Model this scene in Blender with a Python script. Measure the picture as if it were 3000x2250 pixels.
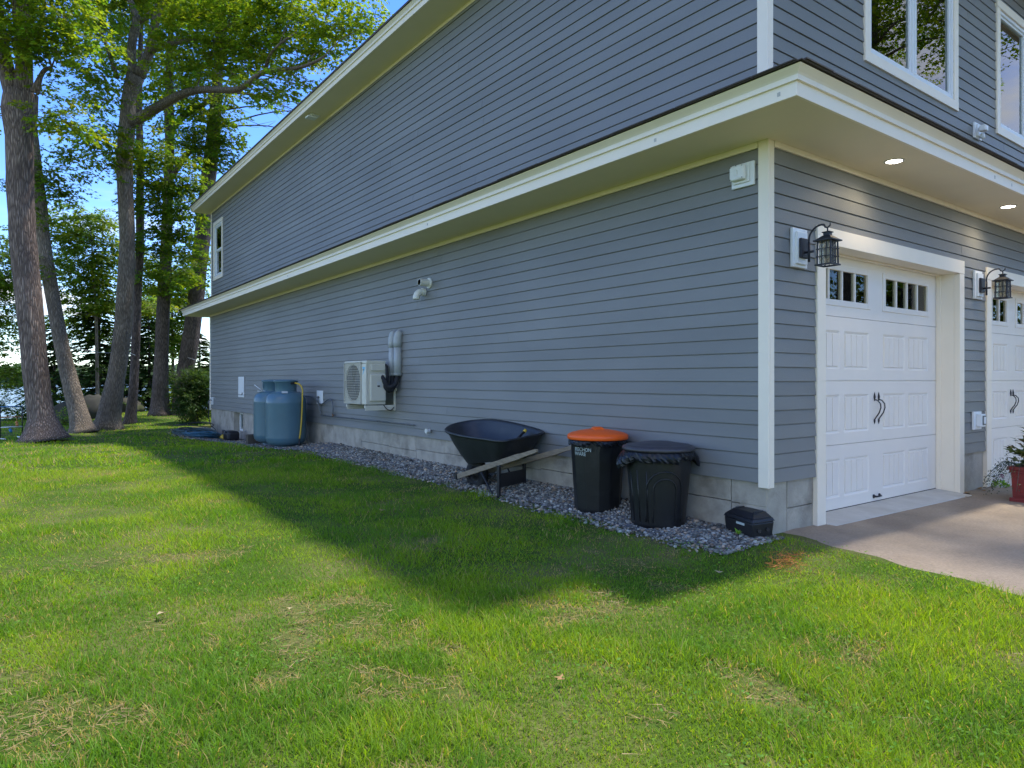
import bpy, bmesh, math, random
import numpy as np
from mathutils import Vector, Matrix

sc = bpy.context.scene
for o in list(bpy.data.objects):
    bpy.data.objects.remove(o)
COL = sc.collection
rng = np.random.default_rng(7)
random.seed(7)

# ------------------------------------------------------------------ camera
cam_d = bpy.data.cameras.new('camera')
cam = bpy.data.objects.new('camera', cam_d)
COL.objects.link(cam)
YAW = math.radians(36.402)
cam.location = (-4.781, -3.122, 1.15)
cam.rotation_euler = (math.radians(90), 0, -YAW)
cam_d.sensor_width = 36.0
cam_d.lens = 2013.94 / 3000 * 36.0
cam_d.shift_y = -10.9 / 3000
cam_d.clip_start = 0.05
cam_d.clip_end = 3000
sc.camera = cam

# ------------------------------------------------------------------ sky, sun, exposure
CLOUD_SEED = 8.0
SUN_EL, SUN_AZ = math.radians(69.0), math.radians(99.0)      # azimuth measured from +Y towards +X
world = bpy.data.worlds.new('World')
sc.world = world
world.use_nodes = True
wn = world.node_tree
sky = wn.nodes.new('ShaderNodeTexSky')
sky.sky_type = 'NISHITA'
sky.sun_disc = False
sky.sun_elevation = SUN_EL
sky.sun_rotation = SUN_AZ
sky.altitude = 1500
sky.air_density = 1.0
sky.dust_density = 0.0
sky.ozone_density = 3.0
bgn = wn.nodes['Background']
bgn.inputs['Strength'].default_value = 0.15
hsv = wn.nodes.new('ShaderNodeHueSaturation')
hsv.inputs['Hue'].default_value = 0.514
hsv.inputs['Saturation'].default_value = 1.25
wn.links.new(sky.outputs['Color'], hsv.inputs['Color'])
# scattered fair weather clouds on a flat layer overhead
ctc = wn.nodes.new('ShaderNodeTexCoord')
csx = wn.nodes.new('ShaderNodeSeparateXYZ')
wn.links.new(ctc.outputs['Generated'], csx.inputs[0])
def wmath(op, a, b):
    n = wn.nodes.new('ShaderNodeMath'); n.operation = op
    for i, v in enumerate((a, b)):
        if isinstance(v, float):
            n.inputs[i].default_value = v
        else:
            wn.links.new(v, n.inputs[i])
    return n.outputs[0]
cz_ = wmath('ADD', wmath('MAXIMUM', csx.outputs['Z'], 0.0), 0.12)
ccb = wn.nodes.new('ShaderNodeCombineXYZ')
wn.links.new(wmath('DIVIDE', csx.outputs['X'], cz_), ccb.inputs['X'])
wn.links.new(wmath('DIVIDE', csx.outputs['Y'], cz_), ccb.inputs['Y'])
ccb.inputs['Z'].default_value = CLOUD_SEED
cn = wn.nodes.new('ShaderNodeTexNoise')
cn.inputs['Scale'].default_value = 0.75
cn.inputs['Detail'].default_value = 7.0
cn.inputs['Roughness'].default_value = 0.55
wn.links.new(ccb.outputs[0], cn.inputs['Vector'])
cr_ = wn.nodes.new('ShaderNodeMapRange')
cr_.interpolation_type = 'SMOOTHSTEP'
cr_.inputs['From Min'].default_value = 0.50
cr_.inputs['From Max'].default_value = 0.68
wn.links.new(cn.outputs['Fac'], cr_.inputs['Value'])
cmx = wn.nodes.new('ShaderNodeMix'); cmx.data_type = 'RGBA'
wn.links.new(cr_.outputs['Result'], cmx.inputs['Factor'])
wn.links.new(hsv.outputs['Color'], cmx.inputs['A'])
cmx.inputs['B'].default_value = (3.6, 3.6, 3.65, 1)
wn.links.new(cmx.outputs['Result'], bgn.inputs['Color'])

sun_d = bpy.data.lights.new('sun', 'SUN')
sun_d.energy = 2.0
sun_d.angle = math.radians(2.6)
sun_d.color = (1.0, 0.95, 0.85)
sun = bpy.data.objects.new('sun', sun_d)
COL.objects.link(sun)
sdir = Vector((math.sin(SUN_AZ) * math.cos(SUN_EL), math.cos(SUN_AZ) * math.cos(SUN_EL), math.sin(SUN_EL)))
sun.rotation_euler = sdir.to_track_quat('Z', 'Y').to_euler()
sun.location = sdir * 40

sc.view_settings.view_transform = 'Standard'
sc.view_settings.look = 'None'
sc.view_settings.gamma = 1.0
sc.view_settings.use_curve_mapping = False
sc.view_settings.exposure = 1.5
sc.render.engine = 'CYCLES'
sc.cycles.max_bounces = 8
sc.cycles.diffuse_bounces = 4
sc.cycles.transparent_max_bounces = 16
sc.cycles.use_denoising = True
sc.cycles.denoiser = 'OPENIMAGEDENOISE'
sc.cycles.denoising_input_passes = 'RGB_ALBEDO_NORMAL'
sc.cycles.denoising_prefilter = 'NONE'

# ------------------------------------------------------------------ helpers: objects
def empty(name, loc=(0, 0, 0), rz=0.0):
    o = bpy.data.objects.new(name, None)
    o.empty_display_size = 0.1
    COL.objects.link(o)
    o.location = loc
    o.rotation_euler = (0, 0, rz)
    return o

def tag(o, label, cat, group=None):
    o['label'] = label
    o['category'] = cat
    if group:
        o['group'] = group
    return o

def kind(o, k):
    o['kind'] = k
    return o

def link(name, me, parent=None, loc=(0, 0, 0), rot=(0, 0, 0)):
    o = bpy.data.objects.new(name, me)
    COL.objects.link(o)
    if parent is not None:
        o.parent = parent
    o.location = loc
    o.rotation_euler = rot
    return o

def copy_tree(o, parent=None):
    c = o.copy()
    COL.objects.link(c)
    c.parent = parent
    c.matrix_parent_inverse = o.matrix_parent_inverse.copy()
    for ch in list(o.children):
        copy_tree(ch, c)
    return c

class MB:
    """collects polygons; build() links them as one mesh object"""
    def __init__(s):
        s.v, s.f, s.sm = [], [], []

    def add(s, vs, fs, smooth=False):
        n = len(s.v)
        s.v += [tuple(map(float, p)) for p in vs]
        for f in fs:
            s.f.append(tuple(i + n for i in f))
            s.sm.append(smooth)
        return s

    def box(s, x0, x1, y0, y1, z0, z1):
        return s.add([(x0, y0, z0), (x1, y0, z0), (x1, y1, z0), (x0, y1, z0), (x0, y0, z1), (x1, y0, z1), (x1, y1, z1), (x0, y1, z1)],
                     [(0, 3, 2, 1), (4, 5, 6, 7), (0, 1, 5, 4), (1, 2, 6, 5), (2, 3, 7, 6), (3, 0, 4, 7)])

    def hexa(s, b, t):
        """b, t: four points each, the same turning sense"""
        return s.add(list(b) + list(t), [(3, 2, 1, 0), (4, 5, 6, 7), (0, 1, 5, 4), (1, 2, 6, 5), (2, 3, 7, 6), (3, 0, 4, 7)])

    def prism(s, prof, a, b, fn):
        """closed 2D profile swept between parameters a and b; fn(u, v, t) -> point"""
        n = len(prof)
        vs = [fn(u, v, a) for u, v in prof] + [fn(u, v, b) for u, v in prof]
        fs = [tuple(range(n))[::-1], tuple(range(n, 2 * n))]
        fs += [(i, (i + 1) % n, n + (i + 1) % n, n + i) for i in range(n)]
        return s.add(vs, fs)

    def tube(s, pts, rad, seg=8, caps=True, smooth=True, flat=1.0):
        P = [Vector(p) for p in pts]
        R = list(rad) if hasattr(rad, '__len__') else [rad] * len(P)
        ref = None
        vs, fs = [], []
        for i, p in enumerate(P):
            d = (P[min(i + 1, len(P) - 1)] - P[max(i - 1, 0)])
            d = d.normalized() if d.length > 1e-9 else Vector((0, 0, 1))
            if ref is None:
                ref = Vector((0, 0, 1)) if abs(d.z) < 0.8 else Vector((1, 0, 0))
                ref = (ref - d * ref.dot(d)).normalized()
            else:
                ref = ref - d * ref.dot(d)
                ref = ref.normalized() if ref.length > 1e-6 else d.orthogonal().normalized()
            u = ref
            w = d.cross(u)
            for k in range(seg):
                a = 2 * math.pi * k / seg
                vs.append(p + (u * math.cos(a) + w * math.sin(a) * flat) * R[i])
        for i in range(len(P) - 1):
            for k in range(seg):
                k2 = (k + 1) % seg
                fs.append((i * seg + k, i * seg + k2, (i + 1) * seg + k2, (i + 1) * seg + k))
        s.add(vs, fs, smooth)
        if caps:
            n = len(s.v) - len(vs)
            s.f.append(tuple(n + k for k in range(seg))[::-1]); s.sm.append(False)
            s.f.append(tuple(n + (len(P) - 1) * seg + k for k in range(seg))); s.sm.append(False)
        return s

    def lathe(s, prof, seg=32, c=(0, 0, 0), smooth=True, cap0=True, cap1=True, rfun=None):
        vs, fs = [], []
        for r, z in prof:
            for k in range(seg):
                a = 2 * math.pi * k / seg
                rr = r * (rfun(a, z) if rfun else 1.0)
                vs.append((c[0] + rr * math.cos(a), c[1] + rr * math.sin(a), c[2] + z))
        for i in range(len(prof) - 1):
            for k in range(seg):
                k2 = (k + 1) % seg
                fs.append((i * seg + k, i * seg + k2, (i + 1) * seg + k2, (i + 1) * seg + k))
        s.add(vs, fs, smooth)
        n = len(s.v) - len(vs)
        if cap0:
            s.f.append(tuple(n + k for k in range(seg))[::-1]); s.sm.append(False)
        if cap1:
            s.f.append(tuple(n + (len(prof) - 1) * seg + k for k in range(seg))); s.sm.append(False)
        return s

    def mesh(s, name, m):
        me = bpy.data.meshes.new(name)
        me.from_pydata(s.v, [], s.f)
        me.polygons.foreach_set('use_smooth', s.sm)
        for mm in (m if isinstance(m, (list, tuple)) else [m]):
            me.materials.append(mm)
        me.update()
        return me

    def build(s, name, m, parent=None, bevel=0.0, loc=(0, 0, 0), rot=(0, 0, 0), seg=2):
        o = link(name, s.mesh(name, m), parent, loc, rot)
        if bevel:
            b = o.modifiers.new('edge', 'BEVEL')
            b.width = bevel
            b.segments = seg
            b.limit_method = 'ANGLE'
            b.angle_limit = math.radians(35)
        return o

def np_mesh(name, V, T, mat, col=None, smooth=False):
    """triangle mesh from arrays, optional per-vertex colour 'tint'"""
    me = bpy.data.meshes.new(name)
    V = np.ascontiguousarray(V, dtype=np.float32).reshape(-1, 3)
    T = np.ascontiguousarray(T, dtype=np.int32).reshape(-1, 3)
    me.vertices.add(len(V)); me.vertices.foreach_set('co', V.ravel())
    me.loops.add(T.size); me.loops.foreach_set('vertex_index', T.ravel())
    me.polygons.add(len(T))
    me.polygons.foreach_set('loop_start', np.arange(0, T.size, 3, dtype=np.int32))
    me.polygons.foreach_set('loop_total', np.full(len(T), 3, dtype=np.int32))
    if smooth:
        me.polygons.foreach_set('use_smooth', np.ones(len(T), dtype=bool))
    if col is not None:
        a = me.color_attributes.new('tint', 'FLOAT_COLOR', 'POINT')
        c = np.ones((len(V), 4), dtype=np.float32)
        c[:, :3] = col
        a.data.foreach_set('color', c.ravel())
    me.materials.append(mat)
    me.update(calc_edges=True)
    return me

# smooth value noise in numpy
_NT = np.random.default_rng(3).random((256, 256))
def vnoise(x, y, s=1.0, o=0.0):
    x = np.asarray(x, float) * s + o * 17.3 + 1000; y = np.asarray(y, float) * s + o * 9.7 + 1000
    xi, yi = np.floor(x).astype(int), np.floor(y).astype(int)
    fx, fy = x - xi, y - yi
    fx, fy = fx * fx * (3 - 2 * fx), fy * fy * (3 - 2 * fy)
    g = lambda a, b: _NT[a % 256, b % 256]
    return (g(xi, yi) * (1 - fx) + g(xi + 1, yi) * fx) * (1 - fy) + (g(xi, yi + 1) * (1 - fx) + g(xi + 1, yi + 1) * fx) * fy
def fnoise(x, y, s=1.0, o=0.0):
    return (vnoise(x, y, s, o) + 0.5 * vnoise(x, y, s * 2.1, o + 3) + 0.25 * vnoise(x, y, s * 4.3, o + 5)) / 1.75
def sstep(a, b, x):
    t = np.clip((np.asarray(x, float) - a) / (b - a), 0, 1)
    return t * t * (3 - 2 * t)

# ------------------------------------------------------------------ materials
def mat(name, base, rough=0.6, metal=0.0, spec=0.5, var=0.0, vscale=8.0, stretch=(1, 1, 1), bump=0.0, bscale=40.0, bstretch=None, coat=0.0, dirt=None, dscale=2.0, damt=0.5, detail=4.0):
    m = bpy.data.materials.new(name)
    m.use_nodes = True
    nt = m.node_tree
    N, L = nt.nodes, nt.links
    p = N['Principled BSDF']
    p.inputs['Base Color'].default_value = (*base, 1)
    p.inputs['Roughness'].default_value = rough
    p.inputs['Metallic'].default_value = metal
    p.inputs['Specular IOR Level'].default_value = spec
    p.inputs['Coat Weight'].default_value = coat
    tc = N.new('ShaderNodeTexCoord')
    def noise(scale, st, det):
        mp = N.new('ShaderNodeMapping')
        mp.inputs['Scale'].default_value = st
        L.new(tc.outputs['Object'], mp.inputs['Vector'])
        n = N.new('ShaderNodeTexNoise')
        n.inputs['Scale'].default_value = scale
        n.inputs['Detail'].default_value = det
        n.inputs['Roughness'].default_value = 0.6
        L.new(mp.outputs['Vector'], n.inputs['Vector'])
        return n
    col = None
    if var:
        n = noise(vscale, stretch, detail)
        r = N.new('ShaderNodeMapRange')
        r.inputs['From Min'].default_value = 0.25; r.inputs['From Max'].default_value = 0.75
        r.inputs['To Min'].default_value = 1 - var; r.inputs['To Max'].default_value = 1 + var
        L.new(n.outputs['Fac'], r.inputs['Value'])
        mx = N.new('ShaderNodeVectorMath'); mx.operation = 'SCALE'
        mx.inputs[0].default_value = base
        L.new(r.outputs['Result'], mx.inputs['Scale'])
        col = mx.outputs['Vector']
        L.new(col, p.inputs['Base Color'])
    if dirt is not None:
        n = noise(dscale, stretch, 6.0)
        r = N.new('ShaderNodeMapRange')
        r.inputs['From Min'].default_value = 0.52; r.inputs['From Max'].default_value = 0.72
        r.inputs['To Max'].default_value = damt
        L.new(n.outputs['Fac'], r.inputs['Value'])
        mx = N.new('ShaderNodeMix'); mx.data_type = 'RGBA'
        L.new(r.outputs['Result'], mx.inputs['Factor'])
        if col is not None:
            L.new(col, mx.inputs['A'])
        else:
            mx.inputs['A'].default_value = (*base, 1)
        mx.inputs['B'].default_value = (*dirt, 1)
        L.new(mx.outputs['Result'], p.inputs['Base Color'])
    if bump:
        n = noise(bscale, bstretch or stretch, 5.0)
        b = N.new('ShaderNodeBump')
        b.inputs['Strength'].default_value = bump
        b.inputs['Distance'].default_value = 0.01
        L.new(n.outputs['Fac'], b.inputs['Height'])
        L.new(b.outputs['Normal'], p.inputs['Normal'])
    return m

def leaf_mat(name, diff, trans, fac=0.45, rough=0.45, gloss=0.06):
    """thin leaf: reflects one green, lets a yellower one through; per-leaf tint"""
    m = bpy.data.materials.new(name)
    m.use_nodes = True
    nt = m.node_tree
    N, L = nt.nodes, nt.links
    N.remove(N['Principled BSDF'])
    out = N['Material Output']
    at = N.new('ShaderNodeAttribute'); at.attribute_name = 'tint'
    def mul(c):
        x = N.new('ShaderNodeMix'); x.data_type = 'RGBA'; x.blend_type = 'MULTIPLY'
        x.inputs['Factor'].default_value = 1
        x.inputs['A'].default_value = (*c, 1)
        L.new(at.outputs['Color'], x.inputs['B'])
        return x.outputs['Result']
    d = N.new('ShaderNodeBsdfDiffuse'); L.new(mul(diff), d.inputs['Color'])
    t = N.new('ShaderNodeBsdfTranslucent'); L.new(mul(trans), t.inputs['Color'])
    g = N.new('ShaderNodeBsdfGlossy'); g.inputs['Roughness'].default_value = rough; g.inputs['Color'].default_value = (0.8, 0.85, 0.8, 1)
    a = N.new('ShaderNodeMixShader'); a.inputs['Fac'].default_value = fac
    L.new(d.outputs[0], a.inputs[1]); L.new(t.outputs[0], a.inputs[2])
    b = N.new('ShaderNodeMixShader'); b.inputs['Fac'].default_value = gloss
    L.new(a.outputs[0], b.inputs[1]); L.new(g.outputs[0], b.inputs[2])
    L.new(b.outputs[0], out.inputs['Surface'])
    return m

def glass_mat(name, tint=(0.75, 0.82, 0.8), ior=1.9):
    m = bpy.data.materials.new(name)
    m.use_nodes = True
    nt = m.node_tree
    N, L = nt.nodes, nt.links
    N.remove(N['Principled BSDF'])
    tr = N.new('ShaderNodeBsdfTransparent'); tr.inputs['Color'].default_value = (*tint, 1)
    gl = N.new('ShaderNodeBsdfGlossy'); gl.inputs['Roughness'].default_value = 0.003; gl.inputs['Color'].default_value = (0.95, 0.97, 0.97, 1)
    fr = N.new('ShaderNodeFresnel'); fr.inputs['IOR'].default_value = ior
    mx = N.new('ShaderNodeMixShader')
    L.new(fr.outputs[0], mx.inputs['Fac']); L.new(tr.outputs[0], mx.inputs[1]); L.new(gl.outputs[0], mx.inputs[2])
    L.new(mx.outputs[0], N['Material Output'].inputs['Surface'])
    return m

def emit_mat(name, col, s):
    m = bpy.data.materials.new(name)
    m.use_nodes = True
    p = m.node_tree.nodes['Principled BSDF']
    p.inputs['Base Color'].default_value = (0.8, 0.8, 0.8, 1)
    p.inputs['Emission Color'].default_value = (*col, 1)
    p.inputs['Emission Strength'].default_value = s
    return m

M = {}
def siding_mat(name, base):
    """painted boards: each a shade lighter or darker than its neighbour, faint grain and weathering in world space"""
    m = mat(name, base, 0.5, bump=0.12, bscale=30, bstretch=(3, 3, 60))
    nt = m.node_tree
    N, L = nt.nodes, nt.links
    p = N['Principled BSDF']
    ge = N.new('ShaderNodeNewGeometry')
    mp = N.new('ShaderNodeMapping'); mp.inputs['Scale'].default_value = (0.5, 0.5, 1.4)
    L.new(ge.outputs['Position'], mp.inputs['Vector'])
    n = N.new('ShaderNodeTexNoise'); n.inputs['Scale'].default_value = 1.2; n.inputs['Detail'].default_value = 6
    L.new(mp.outputs['Vector'], n.inputs['Vector'])
    oi = N.new('ShaderNodeObjectInfo')
    a = N.new('ShaderNodeMapRange'); a.inputs['To Min'].default_value = 0.945; a.inputs['To Max'].default_value = 1.055
    L.new(oi.outputs['Random'], a.inputs['Value'])
    b = N.new('ShaderNodeMapRange'); b.inputs['From Min'].default_value = 0.3; b.inputs['From Max'].default_value = 0.7
    b.inputs['To Min'].default_value = 0.91; b.inputs['To Max'].default_value = 1.09
    L.new(n.outputs['Fac'], b.inputs['Value'])
    mu = N.new('ShaderNodeMath'); mu.operation = 'MULTIPLY'
    L.new(a.outputs['Result'], mu.inputs[0]); L.new(b.outputs['Result'], mu.inputs[1])
    sc_ = N.new('ShaderNodeVectorMath'); sc_.operation = 'SCALE'; sc_.inputs[0].default_value = base
    L.new(mu.outputs[0], sc_.inputs['Scale']); L.new(sc_.outputs['Vector'], p.inputs['Base Color'])
    return m
M['siding'] = siding_mat('siding_paint', (0.208, 0.207, 0.196))
M['siding_f'] = M['siding']
M['trim'] = mat('white_trim', (0.90, 0.80, 0.645), 0.45, var=0.03, vscale=3, bump=0.04, bscale=60)
M['soffit'] = mat('soffit_board', (0.86, 0.76, 0.56), 0.6, var=0.03, vscale=2)
M['door'] = mat('garage_door_white', (0.84, 0.77, 0.68), 0.42, var=0.02, vscale=4, bump=0.05, bscale=120)
M['concrete'] = mat('foundation_concrete', (0.40, 0.36, 0.29), 0.9, var=0.28, vscale=4, bump=0.5, bscale=60, dirt=(0.17, 0.15, 0.115), dscale=2.6, damt=0.85, detail=8)
M['slab'] = mat('threshold_concrete', (0.52, 0.50, 0.45), 0.9, var=0.10, vscale=12, bump=0.2, bscale=90, dirt=(0.30, 0.27, 0.2), dscale=3, damt=0.4)
M['shingle'] = mat('roof_shingle', (0.075, 0.062, 0.056), 0.9, var=0.35, vscale=60, bump=0.5, bscale=120)
M['glass'] = glass_mat('window_glass')
M['garage_glass'] = glass_mat('garage_window_glass', (0.80, 0.74, 0.55), 1.4)
M['vinyl'] = mat('window_vinyl', (0.75, 0.77, 0.77), 0.4)
M['interior'] = mat('room_wall', (0.25, 0.22, 0.18), 0.9)
M['wood_in'] = mat('garage_wood', (0.36, 0.26, 0.12), 0.8, var=0.3, vscale=4, stretch=(1, 1, 5))
M['curtain'] = mat('curtain_cloth', (0.45, 0.60, 0.56), 0.9)
M['iron'] = mat('black_iron', (0.018, 0.017, 0.020), 0.45, spec=0.5, var=0.2, vscale=30)
M['lantern'] = mat('lantern_metal', (0.028, 0.030, 0.040), 0.5, metal=0.3, var=0.25, vscale=40, bump=0.1, bscale=80)
M['pvc'] = mat('white_pvc', (0.72, 0.71, 0.64), 0.35)
M['plate'] = mat('white_plastic', (0.78, 0.79, 0.78), 0.4, var=0.04, vscale=8)
M['acbody'] = mat('heat_pump_paint', (0.64, 0.61, 0.50), 0.4, var=0.05, vscale=6, dirt=(0.42, 0.38, 0.28), dscale=3, damt=0.35)
M['acgrille'] = mat('heat_pump_grille', (0.50, 0.47, 0.38), 0.6)
M['dark'] = mat('dark_plastic', (0.012, 0.012, 0.014), 0.45, var=0.3, vscale=20, bump=0.06, bscale=150)
M['foam'] = mat('black_foam_wrap', (0.015, 0.016, 0.02), 0.8, bump=0.3, bscale=60)
M['logo'] = mat('blue_logo', (0.02, 0.42, 0.68), 0.4)
M['label_w'] = mat('sticker', (0.6, 0.6, 0.55), 0.6)
M['duct'] = mat('line_cover', (0.40, 0.42, 0.41), 0.45, var=0.04, vscale=10)
M['tank'] = mat('tank_paint', (0.085, 0.165, 0.205), 0.28, var=0.10, vscale=3, bump=0.03, bscale=40, dirt=(0.12, 0.16, 0.18), dscale=2.5, damt=0.35)
M['yellow'] = mat('yellow_hose', (0.62, 0.42, 0.04), 0.45)
M['grey_pipe'] = mat('grey_pipe', (0.13, 0.14, 0.145), 0.5, metal=0.2)
M['brass'] = mat('brass_fitting', (0.25, 0.14, 0.08), 0.5, metal=0.5)
M['timber'] = mat('dark_timber', (0.075, 0.062, 0.045), 0.9, var=0.3, vscale=10, stretch=(1, 1, 0.2), bump=0.3, bscale=50)
M['tray'] = mat('barrow_tray_plastic', (0.020, 0.022, 0.025), 0.42, var=0.25, vscale=9, bump=0.15, bscale=200, dirt=(0.05, 0.048, 0.042), dscale=4, damt=0.5)
M['rubber'] = mat('tyre_rubber', (0.014, 0.014, 0.014), 0.75, bump=0.2, bscale=60)
M['handle_wood'] = mat('weathered_wood', (0.27, 0.215, 0.145), 0.8, var=0.30, vscale=9, stretch=(6, 1, 6), bump=0.25, bscale=40, bstretch=(6, 1, 6), dirt=(0.17, 0.14, 0.10), dscale=3, damt=0.6)
M['can'] = mat('can_plastic', (0.010, 0.010, 0.011), 0.38, var=0.3, vscale=10, bump=0.06, bscale=120, dirt=(0.03, 0.03, 0.03), dscale=5, damt=0.5)
M['can_lid'] = mat('can_lid_plastic', (0.055, 0.050, 0.055), 0.42, var=0.15, vscale=10, bump=0.08, bscale=100, dirt=(0.10, 0.095, 0.09), dscale=6, damt=0.45)
M['orange'] = mat('orange_plastic', (0.95, 0.125, 0.008), 0.42, var=0.05, vscale=8)
M['bag'] = mat('black_bin_bag', (0.010, 0.011, 0.014), 0.33, spec=0.35, bump=0.25, bscale=22)
M['terracotta'] = mat('red_planter_plastic', (0.20, 0.022, 0.020), 0.45, var=0.12, vscale=12, bump=0.05, bscale=60)
M['soil'] = mat('potting_soil', (0.03, 0.022, 0.015), 0.95, bump=0.6, bscale=60)
M['rock'] = mat('boulder_stone', (0.06, 0.055, 0.038), 0.9, var=0.3, vscale=3, bump=0.6, bscale=8, dirt=(0.05, 0.062, 0.014), dscale=3.0, damt=1.0)
M['hose_teal'] = mat('teal_hose', (0.012, 0.085, 0.135), 0.4)
M['hose_green'] = mat('dark_green_hose', (0.030, 0.065, 0.060), 0.45)
M['blue'] = mat('blue_plastic', (0.02, 0.16, 0.34), 0.4)
M['game_orange'] = mat('orange_pipe', (0.55, 0.22, 0.06), 0.5)
M['rope'] = mat('white_rope', (0.55, 0.57, 0.58), 0.7)
M['sign_ink'] = mat('pale_print', (0.42, 0.48, 0.44), 0.5)
M['lamp_on'] = emit_mat('lamp_lens', (1.0, 0.93, 0.8), 9.0)
M['brown_leaf'] = mat('dry_leaf', (0.33, 0.19, 0.07), 0.8, var=0.3, vscale=60)
M['pale_leaf'] = mat('bleached_leaf', (0.42, 0.33, 0.17), 0.8, var=0.2, vscale=60)
M['needle'] = mat('dead_needles', (0.42, 0.14, 0.025), 0.8)
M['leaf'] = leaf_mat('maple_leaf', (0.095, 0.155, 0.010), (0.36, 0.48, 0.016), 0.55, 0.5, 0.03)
M['leaf_dark'] = leaf_mat('dark_leaf', (0.075, 0.130, 0.010), (0.26, 0.38, 0.014), 0.5, 0.5, 0.03)  # a darker green than the maple leaf
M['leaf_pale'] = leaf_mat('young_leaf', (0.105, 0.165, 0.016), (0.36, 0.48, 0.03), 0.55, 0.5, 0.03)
M['needle_g'] = leaf_mat('conifer_needles', (0.042, 0.085, 0.018), (0.11, 0.19, 0.02), 0.38, 0.5, 0.02)
M['grass'] = leaf_mat('grass_blades', (0.170, 0.270, 0.010), (0.40, 0.57, 0.013), 0.45, 0.6, 0.02)
M['weed'] = leaf_mat('weed_leaves', (0.12, 0.25, 0.025), (0.26, 0.42, 0.03), 0.4, 0.6, 0.015)
M['plant'] = leaf_mat('pot_plant_leaves', (0.055, 0.085, 0.018), (0.10, 0.14, 0.02), 0.3, 0.35, 0.08)
M['petal'] = leaf_mat('petals', (0.30, 0.015, 0.12), (0.35, 0.02, 0.15), 0.3)

def bark_mat(name, light, dark, sx=9.0):
    """deep vertical furrows: stretched cells for colour and relief"""
    m = bpy.data.materials.new(name)
    m.use_nodes = True
    nt = m.node_tree
    N, L = nt.nodes, nt.links
    p = N['Principled BSDF']
    p.inputs['Roughness'].default_value = 0.9
    p.inputs['Specular IOR Level'].default_value = 0.2
    tc = N.new('ShaderNodeTexCoord')
    mp = N.new('ShaderNodeMapping'); mp.inputs['Scale'].default_value = (sx * 1.9, sx * 1.9, sx * 0.22)
    L.new(tc.outputs['Object'], mp.inputs['Vector'])
    n0 = N.new('ShaderNodeTexNoise'); n0.inputs['Scale'].default_value = 1.3; n0.inputs['Detail'].default_value = 3
    L.new(mp.outputs['Vector'], n0.inputs['Vector'])
    ad = N.new('ShaderNodeMix'); ad.data_type = 'RGBA'; ad.blend_type = 'LINEAR_LIGHT'; ad.inputs['Factor'].default_value = 0.35
    L.new(mp.outputs['Vector'], ad.inputs['A']); L.new(n0.outputs['Color'], ad.inputs['B'])
    v = N.new('ShaderNodeTexVoronoi'); v.feature = 'DISTANCE_TO_EDGE'; v.inputs['Scale'].default_value = 1.6
    L.new(ad.outputs['Result'], v.inputs['Vector'])
    cr = N.new('ShaderNodeValToRGB')
    cr.color_ramp.elements[0].position = 0.02; cr.color_ramp.elements[0].color = (*dark, 1)
    cr.color_ramp.elements[1].position = 0.34; cr.color_ramp.elements[1].color = (*light, 1)
    L.new(v.outputs['Distance'], cr.inputs['Fac'])
    n1 = N.new('ShaderNodeTexNoise'); n1.inputs['Scale'].default_value = 1.2; n1.inputs['Detail'].default_value = 5
    L.new(tc.outputs['Object'], n1.inputs['Vector'])
    r = N.new('ShaderNodeMapRange'); r.inputs['From Min'].default_value = 0.3; r.inputs['From Max'].default_value = 0.7
    r.inputs['To Min'].default_value = 0.75; r.inputs['To Max'].default_value = 1.25
    L.new(n1.outputs['Fac'], r.inputs['Value'])
    mu = N.new('ShaderNodeVectorMath'); mu.operation = 'SCALE'
    L.new(cr.outputs['Color'], mu.inputs[0]); L.new(r.outputs['Result'], mu.inputs['Scale'])
    L.new(mu.outputs['Vector'], p.inputs['Base Color'])
    b = N.new('ShaderNodeBump'); b.inputs['Strength'].default_value = 1.0; b.inputs['Distance'].default_value = 0.05
    mn = N.new('ShaderNodeMath'); mn.operation = 'MINIMUM'; mn.inputs[1].default_value = 0.4
    L.new(v.outputs['Distance'], mn.inputs[0])
    L.new(mn.outputs[0], b.inputs['Height']); L.new(b.outputs['Normal'], p.inputs['Normal'])
    return m
M['bark'] = bark_mat('oak_bark', (0.36, 0.275, 0.22), (0.115, 0.082, 0.066), 9)
M['bark_g'] = bark_mat('maple_bark', (0.38, 0.31, 0.235), (0.14, 0.11, 0.082), 13)
M['bark_d'] = bark_mat('pine_bark', (0.26, 0.20, 0.165), (0.085, 0.064, 0.054), 13)
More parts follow.
